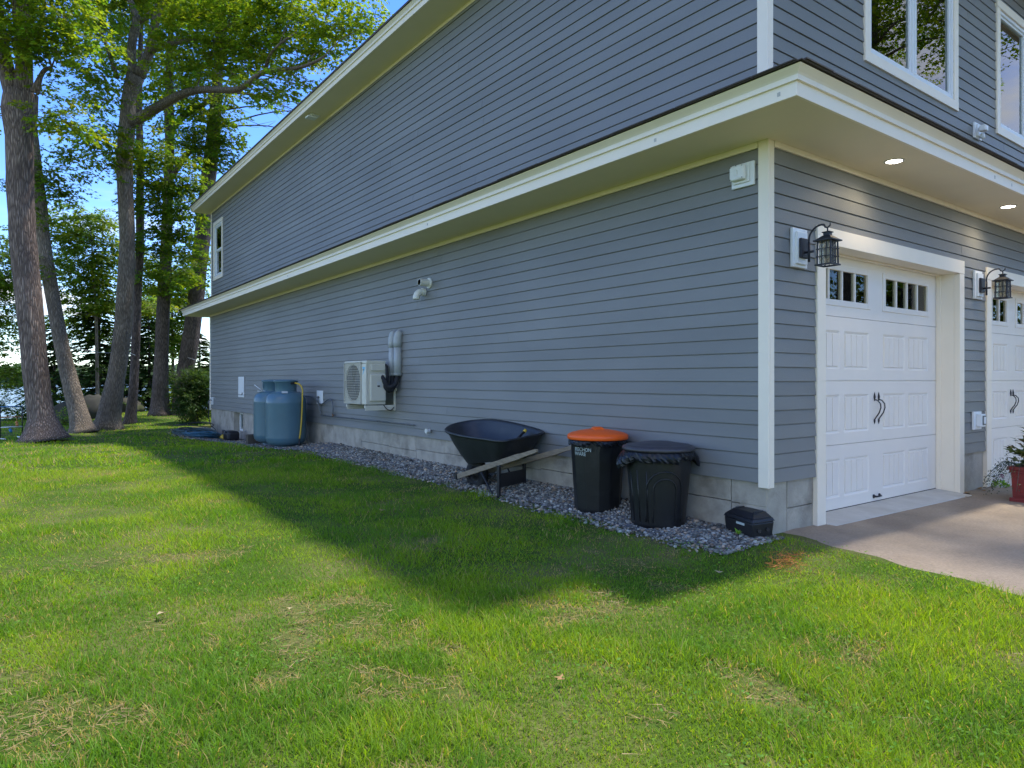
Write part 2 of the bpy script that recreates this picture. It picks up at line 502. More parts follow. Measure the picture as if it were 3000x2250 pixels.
TP={
'T1':[(-4.04, 16.03, -0.24, 0.518), (-4.06, 16.04, -0.06, 0.395), (-4.1, 16.07, 0.31, 0.299), (-4.15, 16.1, 0.63, 0.272), (-4.26, 16.18, 1.92, 0.288), (-4.36, 16.26, 3.34, 0.299), (-4.44, 16.32, 4.23, 0.294), (-4.51, 16.37, 5.65, 0.299), (-4.52, 16.38, 6.72, 0.31), (-4.51, 16.37, 7.41, 0.395), (-4.48, 16.35, 7.78, 0.374)],
'T1a':[(-4.57, 16.41, 7.41, 0.213), (-4.72, 16.53, 8.1, 0.192), (-4.81, 16.59, 8.64, 0.171), (-4.91, 16.67, 9.38, 0.16), (-5.0, 16.73, 10.35, 0.139), (-5.05, 16.77, 11.63, 0.107)],
'T1b':[(-4.45, 16.32, 7.62, 0.235), (-4.41, 16.3, 8.5, 0.192), (-4.47, 16.34, 9.2, 0.197), (-4.51, 16.37, 9.92, 0.187), (-4.53, 16.39, 10.99, 0.16), (-4.46, 16.34, 12.59, 0.107)],
'T1c':[(-4.24, 15.86, 7.68, 0.105), (-4.13, 15.78, 8.1, 0.058), (-4.05, 15.72, 8.22, 0.053), (-3.93, 15.63, 8.25, 0.042)],
'T2':[(-3.08, 18.73, -0.3, 0.363), (-3.12, 18.76, -0.08, 0.263), (-3.18, 18.81, 0.29, 0.225), (-3.31, 18.9, 0.81, 0.207), (-3.55, 19.08, 2.06, 0.175), (-3.73, 19.21, 3.31, 0.169), (-3.92, 19.35, 4.56, 0.163), (-4.03, 19.43, 6.02, 0.163), (-4.1, 19.48, 6.84, 0.138), (-4.19, 19.55, 7.93, 0.119), (-4.27, 19.61, 9.19, 0.1), (-4.34, 19.66, 10.44, 0.075)],
'T3':[(-2.42, 19.61, -0.29, 0.411), (-2.39, 19.59, 0.04, 0.318), (-2.36, 19.57, 0.33, 0.279), (-2.22, 19.46, 1.22, 0.232), (-2.06, 19.35, 2.55, 0.232), (-2.0, 19.3, 3.88, 0.212), (-1.95, 19.27, 4.98, 0.199), (-2.0, 19.3, 6.3, 0.199), (-2.05, 19.34, 7.63, 0.219), (-1.96, 19.28, 8.29, 0.219), (-1.95, 19.27, 9.0, 0.192), (-1.92, 19.25, 9.39, 0.192), (-1.77, 19.14, 9.86, 0.239)],
'T3a':[(-1.82, 19.17, 9.73, 0.159), (-1.85, 19.19, 10.28, 0.119), (-1.88, 19.21, 10.81, 0.119), (-1.77, 19.14, 11.25, 0.119), (-1.72, 19.09, 11.48, 0.113), (-1.8, 19.16, 11.78, 0.086), (-1.93, 19.25, 12.05, 0.08), (-2.1, 19.38, 12.84, 0.06)],
'T3b':[(-1.7, 19.08, 9.86, 0.172), (-1.53, 18.95, 10.28, 0.139), (-1.4, 18.86, 10.72, 0.126), (-1.38, 18.84, 11.16, 0.119), (-1.29, 18.78, 11.52, 0.113), (-1.24, 18.74, 11.82, 0.106), (-1.21, 18.72, 12.05, 0.099), (-1.14, 18.67, 13.11, 0.073)],
'T3c':[(-1.72, 19.09, 11.44, 0.093), (-1.5, 18.94, 11.54, 0.08), (-1.3, 18.79, 11.78, 0.073), (-1.06, 18.61, 11.97, 0.066), (-0.7, 18.35, 12.07, 0.053)],
'T3d':[(-1.48, 18.92, 10.56, 0.106), (-1.25, 18.38, 10.58, 0.085), (-0.93, 17.77, 10.53, 0.071), (-0.65, 17.19, 10.47, 0.063), (-0.31, 16.57, 10.36, 0.05), (-0.16, 16.08, 10.12, 0.037)],
'T3e':[(-1.87, 19.21, 8.52, 0.172), (-1.62, 18.78, 8.65, 0.144), (-1.37, 18.34, 8.8, 0.136), (-1.16, 17.81, 8.85, 0.122), (-0.95, 17.41, 8.96, 0.108), (-0.65, 16.82, 8.99, 0.1), (-0.28, 16.17, 8.85, 0.086), (0.03, 15.57, 8.68, 0.078), (0.2, 15.2, 8.71, 0.072), (0.3, 14.87, 8.83, 0.065), (0.49, 14.49, 9.0, 0.064), (0.8, 13.88, 8.81, 0.052), (1.12, 13.15, 8.73, 0.039), (1.3, 12.64, 8.82, 0.027)],
'T3f':[(0.49, 14.49, 9.0, 0.047), (0.49, 14.24, 9.23, 0.035), (0.65, 14.0, 9.47, 0.029), (0.95, 13.53, 9.65, 0.023)],
'T3g':[(-2.18, 19.43, 9.79, 0.066), (-2.36, 19.32, 10.23, 0.053), (-2.51, 19.18, 10.66, 0.045), (-2.72, 19.09, 11.01, 0.039)],
'T4':[(-1.63, 21.39, -0.25, 0.204), (-1.62, 21.39, -0.07, 0.16), (-1.54, 21.32, 0.73, 0.131), (-1.48, 21.28, 2.19, 0.124), (-1.43, 21.25, 4.14, 0.124), (-1.36, 21.2, 5.35, 0.116), (-1.38, 21.2, 6.55, 0.116), (-1.36, 21.2, 7.76, 0.109), (-1.4, 21.22, 9.71, 0.095), (-1.36, 21.2, 11.35, 0.073), (-1.33, 21.17, 12.81, 0.058)],
'T5':[(-0.41, 23.73, -0.1, 0.391), (-0.4, 23.72, 0.12, 0.293), (-0.39, 23.71, 0.7, 0.261), (-0.34, 23.67, 2.33, 0.22), (-0.3, 23.64, 3.68, 0.212), (-0.24, 23.6, 5.04, 0.196), (-0.18, 23.55, 7.2, 0.171), (-0.11, 23.5, 9.37, 0.147), (-0.13, 23.51, 10.3, 0.163), (-0.15, 23.53, 10.74, 0.147), (-0.13, 23.51, 12.58, 0.098), (-0.05, 23.45, 14.21, 0.073)],
'T5a':[(-0.1, 23.49, 9.89, 0.114), (0.12, 23.33, 10.27, 0.106), (0.35, 23.16, 10.54, 0.098), (0.71, 22.89, 10.76, 0.073), (1.04, 22.65, 11.03, 0.049)],
'T5b':[(-0.13, 23.51, 8.18, 0.106), (0.19, 23.28, 8.83, 0.106), (0.45, 23.09, 9.24, 0.098), (0.65, 22.94, 9.4, 0.073)],
'T6':[(0.36, 23.65, -0.23, 0.447), (0.34, 23.67, 0.01, 0.331), (0.27, 23.72, 0.69, 0.282), (0.54, 23.52, 2.35, 0.282), (0.71, 23.39, 4.01, 0.273), (0.84, 23.29, 5.66, 0.273), (0.99, 23.19, 7.3, 0.257), (1.1, 23.11, 8.68, 0.248), (1.24, 23.0, 10.07, 0.224), (1.34, 22.93, 11.99, 0.166), (1.44, 22.85, 14.76, 0.116), (1.5, 22.81, 16.75, 0.075)],}
CLUMPS=[('T1',-4.71,16.20,9.52,0.58,0.42,1),('T1',-4.21,15.35,8.95,0.56,0.46,1),('T1',-3.71,15.22,9.26,0.47,0.41,0.9),('T1',-3.92,15.13,8.48,0.46,0.36,0.8),('T1',-4.63,15.40,8.54,0.40,0.35,0.9),('T1',-3.35,15.21,8.89,0.42,0.37,0.6),('T1',-3.99,16.79,10.17,0.67,0.33,0.8),('T1',-4.00,15.43,7.03,0.41,0.21,0.9),('T1',-3.61,15.28,6.91,0.44,0.21,1),('T1',-3.86,15.58,7.52,0.32,0.15,0.3),('T1',-4.11,15.89,7.88,0.26,0.15,0.3),('T1',-5.20,15.82,8.84,0.51,0.61,0.8),('T1',-4.37,15.83,10.46,0.84,0.52,0.8),('T1',-5.13,16.39,10.35,0.73,0.52,0.8),('T1',-3.75,16.00,10.65,0.65,0.54,0.7),('T1',-4.81,17.03,7.38,0.22,0.17,0.3),('T2',-3.95,18.88,6.50,0.43,0.37,0.9),('T2',-3.60,18.86,6.25,0.40,0.32,0.9),('T2',-4.25,19.10,6.81,0.31,0.32,0.5),('T2',-3.38,18.95,6.93,0.28,0.28,0.4),('T2',-3.95,19.00,5.48,0.27,0.22,0.5),('T2',-3.75,18.98,4.02,0.22,0.17,0.5),('T2',-4.74,20.45,6.54,0.32,0.31,0.5),('T2',-3.77,19.61,7.41,0.38,0.23,0.35),('T2',-3.92,18.98,4.37,0.20,0.22,0.5),('T3',-2.81,19.28,10.09,0.54,0.41,0.7),('T3',-2.51,19.55,9.81,0.50,0.37,0.6),('T3',-2.93,19.87,9.68,0.50,0.37,0.5),('T3',-2.54,19.21,9.03,0.49,0.31,0.6),('T3',-2.97,20.14,9.04,0.47,0.27,0.35),('T3',-2.51,19.55,11.20,0.59,0.46,0.6),('T3',-2.79,20.26,11.95,0.61,0.38,0.6),('T3',-2.14,19.04,11.49,0.42,0.39,0.25),('T3',-2.66,19.17,8.09,0.54,0.31,0.8),('T3',-2.42,18.75,7.57,0.46,0.33,0.9),('T3',-2.88,19.83,7.90,0.50,0.32,0.5),('T3',-3.06,20.46,7.50,0.48,0.27,0.4),('T3',-2.52,19.44,7.14,0.53,0.32,0.5),('T3',-1.45,19.52,10.69,0.24,0.24,0.15),('T3',-1.32,18.43,9.20,0.39,0.21,0.35),('T3',-1.54,19.21,9.41,0.29,0.19,0.25),('T3',-1.29,17.91,8.65,0.26,0.18,0.3),('T3',-1.12,17.54,9.14,0.46,0.28,0.6),('T3',-1.39,18.36,8.25,0.39,0.21,0.35),('T3',-0.89,17.86,11.38,0.58,0.45,0.9),('T3',-0.41,17.01,11.04,0.61,0.48,1),('T3',0.15,16.35,11.00,0.60,0.48,1),('T3',0.63,15.50,10.73,0.56,0.47,1),('T3',1.09,14.66,10.46,0.53,0.46,1),('T3',1.53,13.85,10.19,0.47,0.42,0.95),('T3',1.89,13.08,10.10,0.41,0.39,0.9),('T3',2.18,12.49,9.71,0.34,0.27,0.8),('T3',-0.78,17.53,10.38,0.54,0.41,0.85),('T3',-0.26,16.65,9.94,0.60,0.38,0.95),('T3',0.27,15.89,9.92,0.59,0.39,1),('T3',0.77,15.15,9.84,0.56,0.39,1),('T3',1.18,14.22,9.54,0.49,0.35,1),('T3',1.51,13.48,9.34,0.37,0.32,0.9),('T3',-0.98,17.68,9.74,0.51,0.31,0.6),('T3',-0.41,17.01,9.46,0.48,0.25,0.5),('T3',0.52,15.09,8.66,0.48,0.24,0.8),('T3',0.85,14.47,8.47,0.40,0.24,0.7),('T3',1.08,13.93,8.75,0.35,0.25,0.7),('T3',0.07,16.04,9.30,0.42,0.25,0.5),('T3',-1.10,18.02,10.87,0.39,0.39,0.4),('T3',-0.47,17.30,12.17,0.77,0.51,0.9),('T3',0.52,15.95,11.95,0.75,0.50,0.9),('T3',1.38,14.45,11.48,0.72,0.48,0.9),('T3',-1.65,19.42,13.16,0.81,0.47,0.5),('T3',-2.73,20.22,13.02,0.81,0.54,0.8),('T3',2.04,12.72,10.67,0.45,0.45,0.8),('T3',2.36,12.11,9.89,0.18,0.16,0.5),('T3',-0.23,16.26,10.41,0.49,0.37,0.9),('T3',0.84,14.60,10.89,0.59,0.36,0.9),('T4',-1.46,20.77,7.88,0.43,0.34,0.9),('T4',-1.09,20.25,8.10,0.51,0.40,1),('T4',-0.68,19.70,7.82,0.50,0.36,0.95),('T4',-1.26,20.38,7.25,0.57,0.40,1),('T4',-0.73,19.74,7.12,0.56,0.42,1),('T4',-0.28,19.41,7.05,0.45,0.36,0.9),('T4',-1.46,20.77,6.60,0.49,0.34,0.8),('T4',-0.98,20.17,6.47,0.57,0.40,1),('T4',-0.45,19.53,6.35,0.50,0.36,0.9),('T4',-1.04,20.21,5.70,0.51,0.37,0.9),('T4',-0.53,19.83,5.70,0.45,0.34,0.8),('T4',-1.35,20.68,5.17,0.37,0.34,0.7),('T4',-0.92,20.12,5.06,0.48,0.37,0.9),('T4',-0.66,19.81,4.48,0.42,0.34,0.8),('T4',-1.22,20.71,4.47,0.37,0.29,0.7),('T5',0.44,21.60,5.20,0.46,0.40,0.9),('T5',0.36,21.54,4.57,0.37,0.31,0.8),('T5',0.28,22.22,5.74,0.38,0.35,0.8),('T5',-0.37,23.45,4.57,0.42,0.36,0.9),('T5',-0.18,23.30,4.08,0.26,0.23,0.7),('T5',-1.10,23.36,4.34,0.41,0.32,0.7),('T5',-0.96,23.38,4.99,0.38,0.32,0.7),('T5',-0.11,23.25,11.68,0.58,0.42,0.4),('T5',0.24,22.75,10.95,0.58,0.38,0.5),('T5',-0.37,23.45,10.22,0.39,0.32,0.35),('T5',-0.13,22.77,9.44,0.48,0.38,0.6),('T5',0.34,22.17,9.45,0.57,0.41,0.7),('T6',0.80,22.58,10.55,0.58,0.45,0.9),('T6',1.20,22.04,10.15,0.58,0.45,0.95),('T6',1.53,21.80,9.51,0.38,0.38,0.8),('T6',0.83,22.06,9.44,0.57,0.41,0.9),('T6',0.58,22.25,8.88,0.51,0.32,0.8),('T6',1.07,22.13,8.79,0.48,0.35,0.7),('T6',1.32,22.20,11.03,0.55,0.36,0.7),('T6',1.58,22.01,9.09,0.29,0.26,0.5),('T6',0.62,22.46,7.26,0.26,0.26,0.6),('T6',0.51,22.30,6.74,0.22,0.19,0.6),('T6',1.07,23.13,12.11,0.66,0.50,0.6),]
BGCL=[('young',-2.61,27.58,7.30,0.79,0.61,0.5),('young',-2.96,27.84,6.60,0.70,0.53,0.5),('young',-2.12,27.22,6.43,0.79,0.56,0.6),('young',-1.63,26.86,5.73,0.63,0.53,0.6),('young',-2.40,27.43,5.55,0.79,0.53,0.6),('young',-1.91,27.06,4.85,0.70,0.49,0.6),('young',-2.64,28.23,4.75,0.64,0.46,0.5),('young',-1.63,26.86,4.15,0.53,0.46,0.6),('young',-2.26,27.32,3.98,0.63,0.39,0.5),('young',-3.07,28.54,5.82,0.46,0.43,0.4),('pale',1.33,30.89,3.69,0.46,0.63,0.9),('pale',1.50,30.76,2.75,0.46,0.50,0.9),('pale',1.58,30.70,4.52,0.38,0.46,0.7),('pale',1.25,30.95,4.94,0.33,0.42,0.6),('pale',0.41,31.57,3.69,0.42,0.46,0.5),('pale',0.41,31.57,2.64,0.42,0.42,0.5),('pale',1.42,30.82,5.77,0.54,0.54,0.6),('pale',2.17,30.27,4.94,0.33,0.63,0.5),('edge',-4.86,26.75,5.38,0.45,0.48,0.8),('edge',-4.67,26.61,4.73,0.42,0.36,0.8),('edge',-4.93,27.43,6.12,0.41,0.43,0.6),('edge',-4.80,26.71,3.11,0.52,0.39,0.6),('edge',-4.86,26.75,2.39,0.48,0.29,0.5),('edge',-4.60,26.56,1.50,0.55,0.32,0.7),('edge',-4.34,26.37,1.09,0.48,0.26,0.7),('edge',-5.32,27.09,3.92,0.65,0.81,0.7),('edge',-4.80,26.71,3.92,0.39,0.32,0.4),('young',-2.75,28.93,3.54,0.62,0.40,0.5),('young',-2.02,28.39,3.00,0.62,0.40,0.5),('young',-1.77,26.96,7.13,0.53,0.42,0.5),('young',0.06,28.10,4.20,0.49,0.45,0.6),('pale',0.75,32.56,5.06,0.65,0.60,0.6),('pale',1.18,32.24,3.34,0.47,0.56,0.7),('pale',0.40,32.81,4.63,0.56,0.56,0.6),('pale',1.75,30.58,5.98,0.54,0.54,0.6),('pale',0.23,32.94,6.79,0.56,0.56,0.5),('edge',-4.92,26.18,4.58,0.47,0.32,0.6),]
# ------------------------------------------------------------------ ground
EXY = [-3, -0.07, 0.76, 1.7, 2.9, 4.3, 6.4, 8.6, 9.4, 10.5, 12.5, 13.5, 15.0, 17.0, 18.2, 19.0]
EXX = [-0.64, -0.64, -0.64, -0.61, -0.54, -0.52, -0.56, -0.54, -0.85, -1.02, -0.90, -0.95, -1.30, -1.25, -0.95, -0.2]
def gravel_edge(y):
    return np.interp(y, EXY, EXX) + 0.09 * (fnoise(np.asarray(y, float), 0 * np.asarray(y, float), 1.6, 2) - 0.5)
DRY = [-14, -8, -4, -1.67, -1.22, -0.6, -0.12, 0.1]
DRX = [-1.6, -1.0, -0.5, -0.15, -0.08, 0.02, 0.10, 0.10]
def drive_edge(y):
    return np.interp(y, DRY, DRX) + 0.11 * (fnoise(np.asarray(y, float), 0 * np.asarray(y, float), 3.0, 4) - 0.5)
def ground_z(x, y):
    x = np.asarray(x, float); y = np.asarray(y, float)
    z = -0.10 - 0.16 * sstep(9, 16, y)
    z = z + 0.17 * sstep(19, 24, y) * sstep(-3.2, -0.6, x)
    z = z + 0.10 * np.exp(-(x / 0.38) ** 2) * sstep(0.3, 1.6, y) * (1 - sstep(8.6, 10.5, y))
    z = z - 0.10 * np.exp(-((x) / 0.9) ** 2) * sstep(11, 13.5, y) * (1 - sstep(16.5, 18.5, y))
    z = z + 0.030 * sstep(-1.2, 0.0, x) * (1 - sstep(0.1, 1.2, y))
    z = z - 2.4 * sstep(27, 44, y + 0.12 * x)
    z = z + 0.035 * (fnoise(x, y, 0.5, 8) - 0.5) * sstep(1.5, 4, np.hypot(x, y))
    z = np.where((x > 0.25) & (y < 3), -0.072 - 0.004 * np.clip(x, 0, 6), z)
    return z
def gz(x, y):
    return float(ground_z(x, y))

def axis_grid(lo, hi, a, b, step, n):
    left = a - np.geomspace(step, a - lo, n)[::-1]
    right = b + np.geomspace(step, hi - b, n)
    return np.concatenate([left, np.arange(a, b + 1e-6, step), right])
gx = axis_grid(-700, 700, -13, 9, 0.2, 26)
gy = axis_grid(-300, 900, -8, 48, 0.25, 26)
GX, GY = np.meshgrid(gx, gy)
GZ = ground_z(GX, GY)
nx, ny = len(gx), len(gy)
V = np.stack([GX.ravel(), GY.ravel(), GZ.ravel()], 1)
ii = (np.arange(ny - 1)[:, None] * nx + np.arange(nx - 1)[None, :]).ravel()
T = np.concatenate([np.stack([ii, ii + 1, ii + nx + 1], 1), np.stack([ii, ii + nx + 1, ii + nx], 1)])

def ground_mat():
    m = bpy.data.materials.new('lawn_soil')
    m.use_nodes = True
    nt = m.node_tree
    N, L = nt.nodes, nt.links
    p = N['Principled BSDF']
    p.inputs['Roughness'].default_value = 0.95
    p.inputs['Specular IOR Level'].default_value = 0.1
    tc = N.new('ShaderNodeTexCoord')
    def nz(s, d=5):
        n = N.new('ShaderNodeTexNoise'); n.inputs['Scale'].default_value = s; n.inputs['Detail'].default_value = d
        L.new(tc.outputs['Object'], n.inputs['Vector'])
        return n
    a = nz(1.1)
    r = N.new('ShaderNodeValToRGB')
    r.color_ramp.elements[0].position = 0.42; r.color_ramp.elements[0].color = (0.065, 0.110, 0.014, 1)
    r.color_ramp.elements[1].position = 0.66; r.color_ramp.elements[1].color = (0.165, 0.160, 0.055, 1)
    L.new(a.outputs['Fac'], r.inputs['Fac'])
    b = nz(60, 6)
    mr = N.new('ShaderNodeMapRange'); mr.inputs['From Min'].default_value = 0.25; mr.inputs['From Max'].default_value = 0.75
    mr.inputs['To Min'].default_value = 0.55; mr.inputs['To Max'].default_value = 1.35
    L.new(b.outputs['Fac'], mr.inputs['Value'])
    mu = N.new('ShaderNodeVectorMath'); mu.operation = 'SCALE'
    L.new(r.outputs['Color'], mu.inputs[0]); L.new(mr.outputs['Result'], mu.inputs['Scale'])
    L.new(mu.outputs['Vector'], p.inputs['Base Color'])
    bp = N.new('ShaderNodeBump'); bp.inputs['Strength'].default_value = 0.6; bp.inputs['Distance'].default_value = 0.02
    L.new(b.outputs['Fac'], bp.inputs['Height']); L.new(bp.outputs['Normal'], p.inputs['Normal'])
    return m
M['ground'] = ground_mat()
kind(link('ground', np_mesh('ground', V, T, M['ground'], smooth=True)), 'structure')

def drive_mat():
    m = mat('old_asphalt', (0.31, 0.24, 0.168), 0.92, var=0.30, vscale=1.3, bump=0.5, bscale=130, dirt=(0.20, 0.145, 0.10), dscale=1.1, damt=0.6, detail=8)
    nt = m.node_tree
    N, L = nt.nodes, nt.links
    p = N['Principled BSDF']
    src = p.inputs['Base Color'].links[0].from_socket
    tc = N.new('ShaderNodeTexCoord')
    n = N.new('ShaderNodeTexNoise'); n.inputs['Scale'].default_value = 55; n.inputs['Detail'].default_value = 6
    L.new(tc.outputs['Object'], n.inputs['Vector'])
    r = N.new('ShaderNodeMapRange'); r.inputs['From Min'].default_value = 0.3; r.inputs['From Max'].default_value = 0.7
    r.inputs['To Min'].default_value = 0.86; r.inputs['To Max'].default_value = 1.14
    L.new(n.outputs['Fac'], r.inputs['Value'])
    mu = N.new('ShaderNodeVectorMath'); mu.operation = 'SCALE'
    L.new(src, mu.inputs[0]); L.new(r.outputs['Result'], mu.inputs['Scale'])
    L.new(mu.outputs['Vector'], p.inputs['Base Color'])
    return m
M['drive'] = drive_mat()
vs, fs = [], []
yy = np.concatenate([np.linspace(-14, -3, 40), np.linspace(-2.9, 0.05, 60)])
uu = np.concatenate([np.linspace(0, 0.03, 4), np.linspace(0.06, 1, 24)])
for j, y in enumerate(yy):
    x0 = float(drive_edge(y))
    for i, u in enumerate(uu):
        x = x0 + u * (15 - x0)
        vs.append((x, y, -0.046 - 0.022 * min(max(x, 0) / 0.6, 1) - 0.004 * min(max(x, 0), 5) - 0.028 * max(0, 1 - u / 0.02)))
for j in range(len(yy) - 1):
    for i in range(len(uu) - 1):
        a = j * len(uu) + i
        fs.append((a, a + 1, a + len(uu) + 1, a + len(uu)))
kind(MB().add(vs, fs, True).build('driveway', M['drive']), 'structure')

# gravel strip: a sheet under loose stones
M['gravel_base'] = mat('gravel_base', (0.13, 0.13, 0.13), 0.95, var=0.5, vscale=45, bump=0.8, bscale=70)
vs, fs = [], []
yy = np.linspace(-0.1, 18.9, 150)
for y in yy:
    x0 = float(gravel_edge(y))
    for u in np.linspace(0, 1, 9):
        x = x0 + u * (0.06 - x0)
        vs.append((x, y, gz(min(x, 0.2), y) + (0.008 if 0 < u else -0.01)))
for j in range(len(yy) - 1):
    for i in range(8):
        a = j * 9 + i
        fs.append((a, a + 1, a + 10, a + 9))
kind(MB().add(vs, fs, True).build('gravel_bed', M['gravel_base']), 'structure')

def gravel_mat():
    m = bpy.data.materials.new('gravel_stone')
    m.use_nodes = True
    nt = m.node_tree
    p = nt.nodes['Principled BSDF']
    p.inputs['Roughness'].default_value = 0.8
    at = nt.nodes.new('ShaderNodeAttribute'); at.attribute_name = 'tint'
    nt.links.new(at.outputs['Color'], p.inputs['Base Color'])
    return m
M['gravel'] = gravel_mat()
# base stone: a 20-face ball squashed and knocked about
def ico():
    t = (1 + 5 ** 0.5) / 2
    v = np.array([(-1, t, 0), (1, t, 0), (-1, -t, 0), (1, -t, 0), (0, -1, t), (0, 1, t), (0, -1, -t), (0, 1, -t), (t, 0, -1), (t, 0, 1), (-t, 0, -1), (-t, 0, 1)], float)
    v /= np.linalg.norm(v[0])
    f = np.array([(0, 11, 5), (0, 5, 1), (0, 1, 7), (0, 7, 10), (0, 10, 11), (1, 5, 9), (5, 11, 4), (11, 10, 2), (10, 7, 6), (7, 1, 8), (3, 9, 4), (3, 4, 2), (3, 2, 6), (3, 6, 8), (3, 8, 9), (4, 9, 5), (2, 4, 11), (6, 2, 10), (8, 6, 7), (9, 8, 1)])
    return v, f
IV, IF = ico()
def stones(P, S, colr):
    n = len(P)
    v = IV[None] * (1 + 0.28 * (rng.random((n, 12, 1)) - 0.5)) * S[:, None, None]
    v = v * np.stack([rng.uniform(0.8, 1.35, n), rng.uniform(0.65, 1.0, n), rng.uniform(0.45, 0.75, n)], 1)[:, None, :]
    a = rng.uniform(0, 6.28, n); ca, sa = np.cos(a)[:, None], np.sin(a)[:, None]
    x = v[..., 0] * ca - v[..., 1] * sa; y = v[..., 0] * sa + v[..., 1] * ca
    tl = rng.uniform(-0.5, 0.5, n)[:, None]
    z = v[..., 2] + x * tl * 0.6
    W = np.stack([x, y, z], 2) + P[:, None, :]
    F = IF[None] + (np.arange(n) * 12)[:, None, None]
    return W.reshape(-1, 3), F.reshape(-1, 3), np.repeat(colr, 12, axis=0)
n = 20500
py = -0.12 + (np.concatenate([rng.random(int(n * .55)) ** 1.2 * 8.2, rng.random(n - int(n * .55)) * 18.8]))
e0 = gravel_edge(py)
px = e0 - 0.05 + rng.random(n) * (0.09 - e0)
fringe = rng.random(n) < 0.9
px = np.where(px < e0 + 0.05, px - (rng.random(n) ** 3) * 0.12, px)
ps = np.clip(rng.lognormal(math.log(0.0100), 0.42, n), 0.004, 0.028)
pz = ground_z(np.minimum(px, 0.2), py) + 0.008 + ps * rng.uniform(0.0, 0.5, n)
g = rng.beta(1.3, 2.3, n)[:, None] * 0.46 + 0.045
hue = np.where(rng.random((n, 1)) < 0.22, np.array([[1.32, 1.0, 0.68]]), np.array([[1.04, 1.02, 0.87]]))
SV, SF, SC = stones(np.stack([px, py, pz], 1), ps, g * hue)
kind(link('gravel', np_mesh('gravel', SV, SF, M['gravel'], SC)), 'stuff')

# ------------------------------------------------------------------ lake and far shore
def water_mat():
    m = bpy.data.materials.new('lake_water')
    m.use_nodes = True
    nt = m.node_tree
    N, L = nt.nodes, nt.links
    p = N['Principled BSDF']
    p.inputs['Base Color'].default_value = (0.03, 0.06, 0.09, 1)
    p.inputs['Roughness'].default_value = 0.12
    p.inputs['IOR'].default_value = 1.33
    tc = N.new('ShaderNodeTexCoord')
    mp = N.new('ShaderNodeMapping'); mp.inputs['Scale'].default_value = (0.8, 1.6, 1)
    L.new(tc.outputs['Object'], mp.inputs['Vector'])
    n = N.new('ShaderNodeTexNoise'); n.inputs['Scale'].default_value = 1.4; n.inputs['Detail'].default_value = 6
    L.new(mp.outputs['Vector'], n.inputs['Vector'])
    b = N.new('ShaderNodeBump'); b.inputs['Strength'].default_value = 0.7; b.inputs['Distance'].default_value = 0.25
    L.new(n.outputs['Fac'], b.inputs['Height']); L.new(b.outputs['Normal'], p.inputs['Normal'])
    return m
M['water'] = water_mat()
kind(MB().add([(-690, 20, -1.75), (690, 20, -1.75), (690, 890, -1.75), (-690, 890, -1.75)], [(0, 1, 2, 3)]).build('lake', M['water']), 'structure')

M['far_green'] = mat('far_foliage', (0.065, 0.105, 0.035), 0.9, var=0.45, vscale=0.25, detail=8)
vs, fs = [], []
hx = np.linspace(-680, 300, 120)
for i, x in enumerate(hx):
    y0 = 560 + 60 * math.sin(x * 0.008) + 0.10 * x
    top = 5 + 7 * float(vnoise(x, 0, 0.012, 1))
    for dy, z in ((0, -2.2), (8, 0.5), (40, top * 0.6), (120, top), (260, -2.2)):
        vs.append((x, y0 + dy, z))
for i in range(len(hx) - 1):
    for j in range(4):
        a = i * 5 + j
        fs.append((a, a + 5, a + 6, a + 1))
kind(MB().add(vs, fs, True).build('far_hill', M['far_green']), 'structure')
n = 2600
fx = rng.uniform(-670, 290, n)
fy0 = 560 + 60 * np.sin(fx * 0.008) + 0.10 * fx
fd = rng.random(n) ** 1.6 * 110
top = 5 + 7 * vnoise(fx, 0 * fx, 0.012, 1)
fz = np.interp(fd, [0, 8, 40, 120], [0, 0, 1, 1]) * 0.6 * top
S = rng.uniform(2.2, 4.6, n)
FV, FF, FC = stones(np.stack([fx, fy0 + fd + 3, fz + S * 0.9], 1), S, np.ones((n, 3)))
FV = FV.reshape(n, 12, 3); cz = (fz + S * 0.9)[:, None]
FV[..., 2] = cz + (FV[..., 2] - cz) * 2.3
kind(link('far_forest', np_mesh('far_forest', FV.reshape(-1, 3), FF, M['far_green'])), 'stuff')

# ------------------------------------------------------------------ house
EXPO = 0.1145
house = tag(empty('house', (0, 0, 0)), 'grey clapboard house with white trim and two garage doors', 'house')

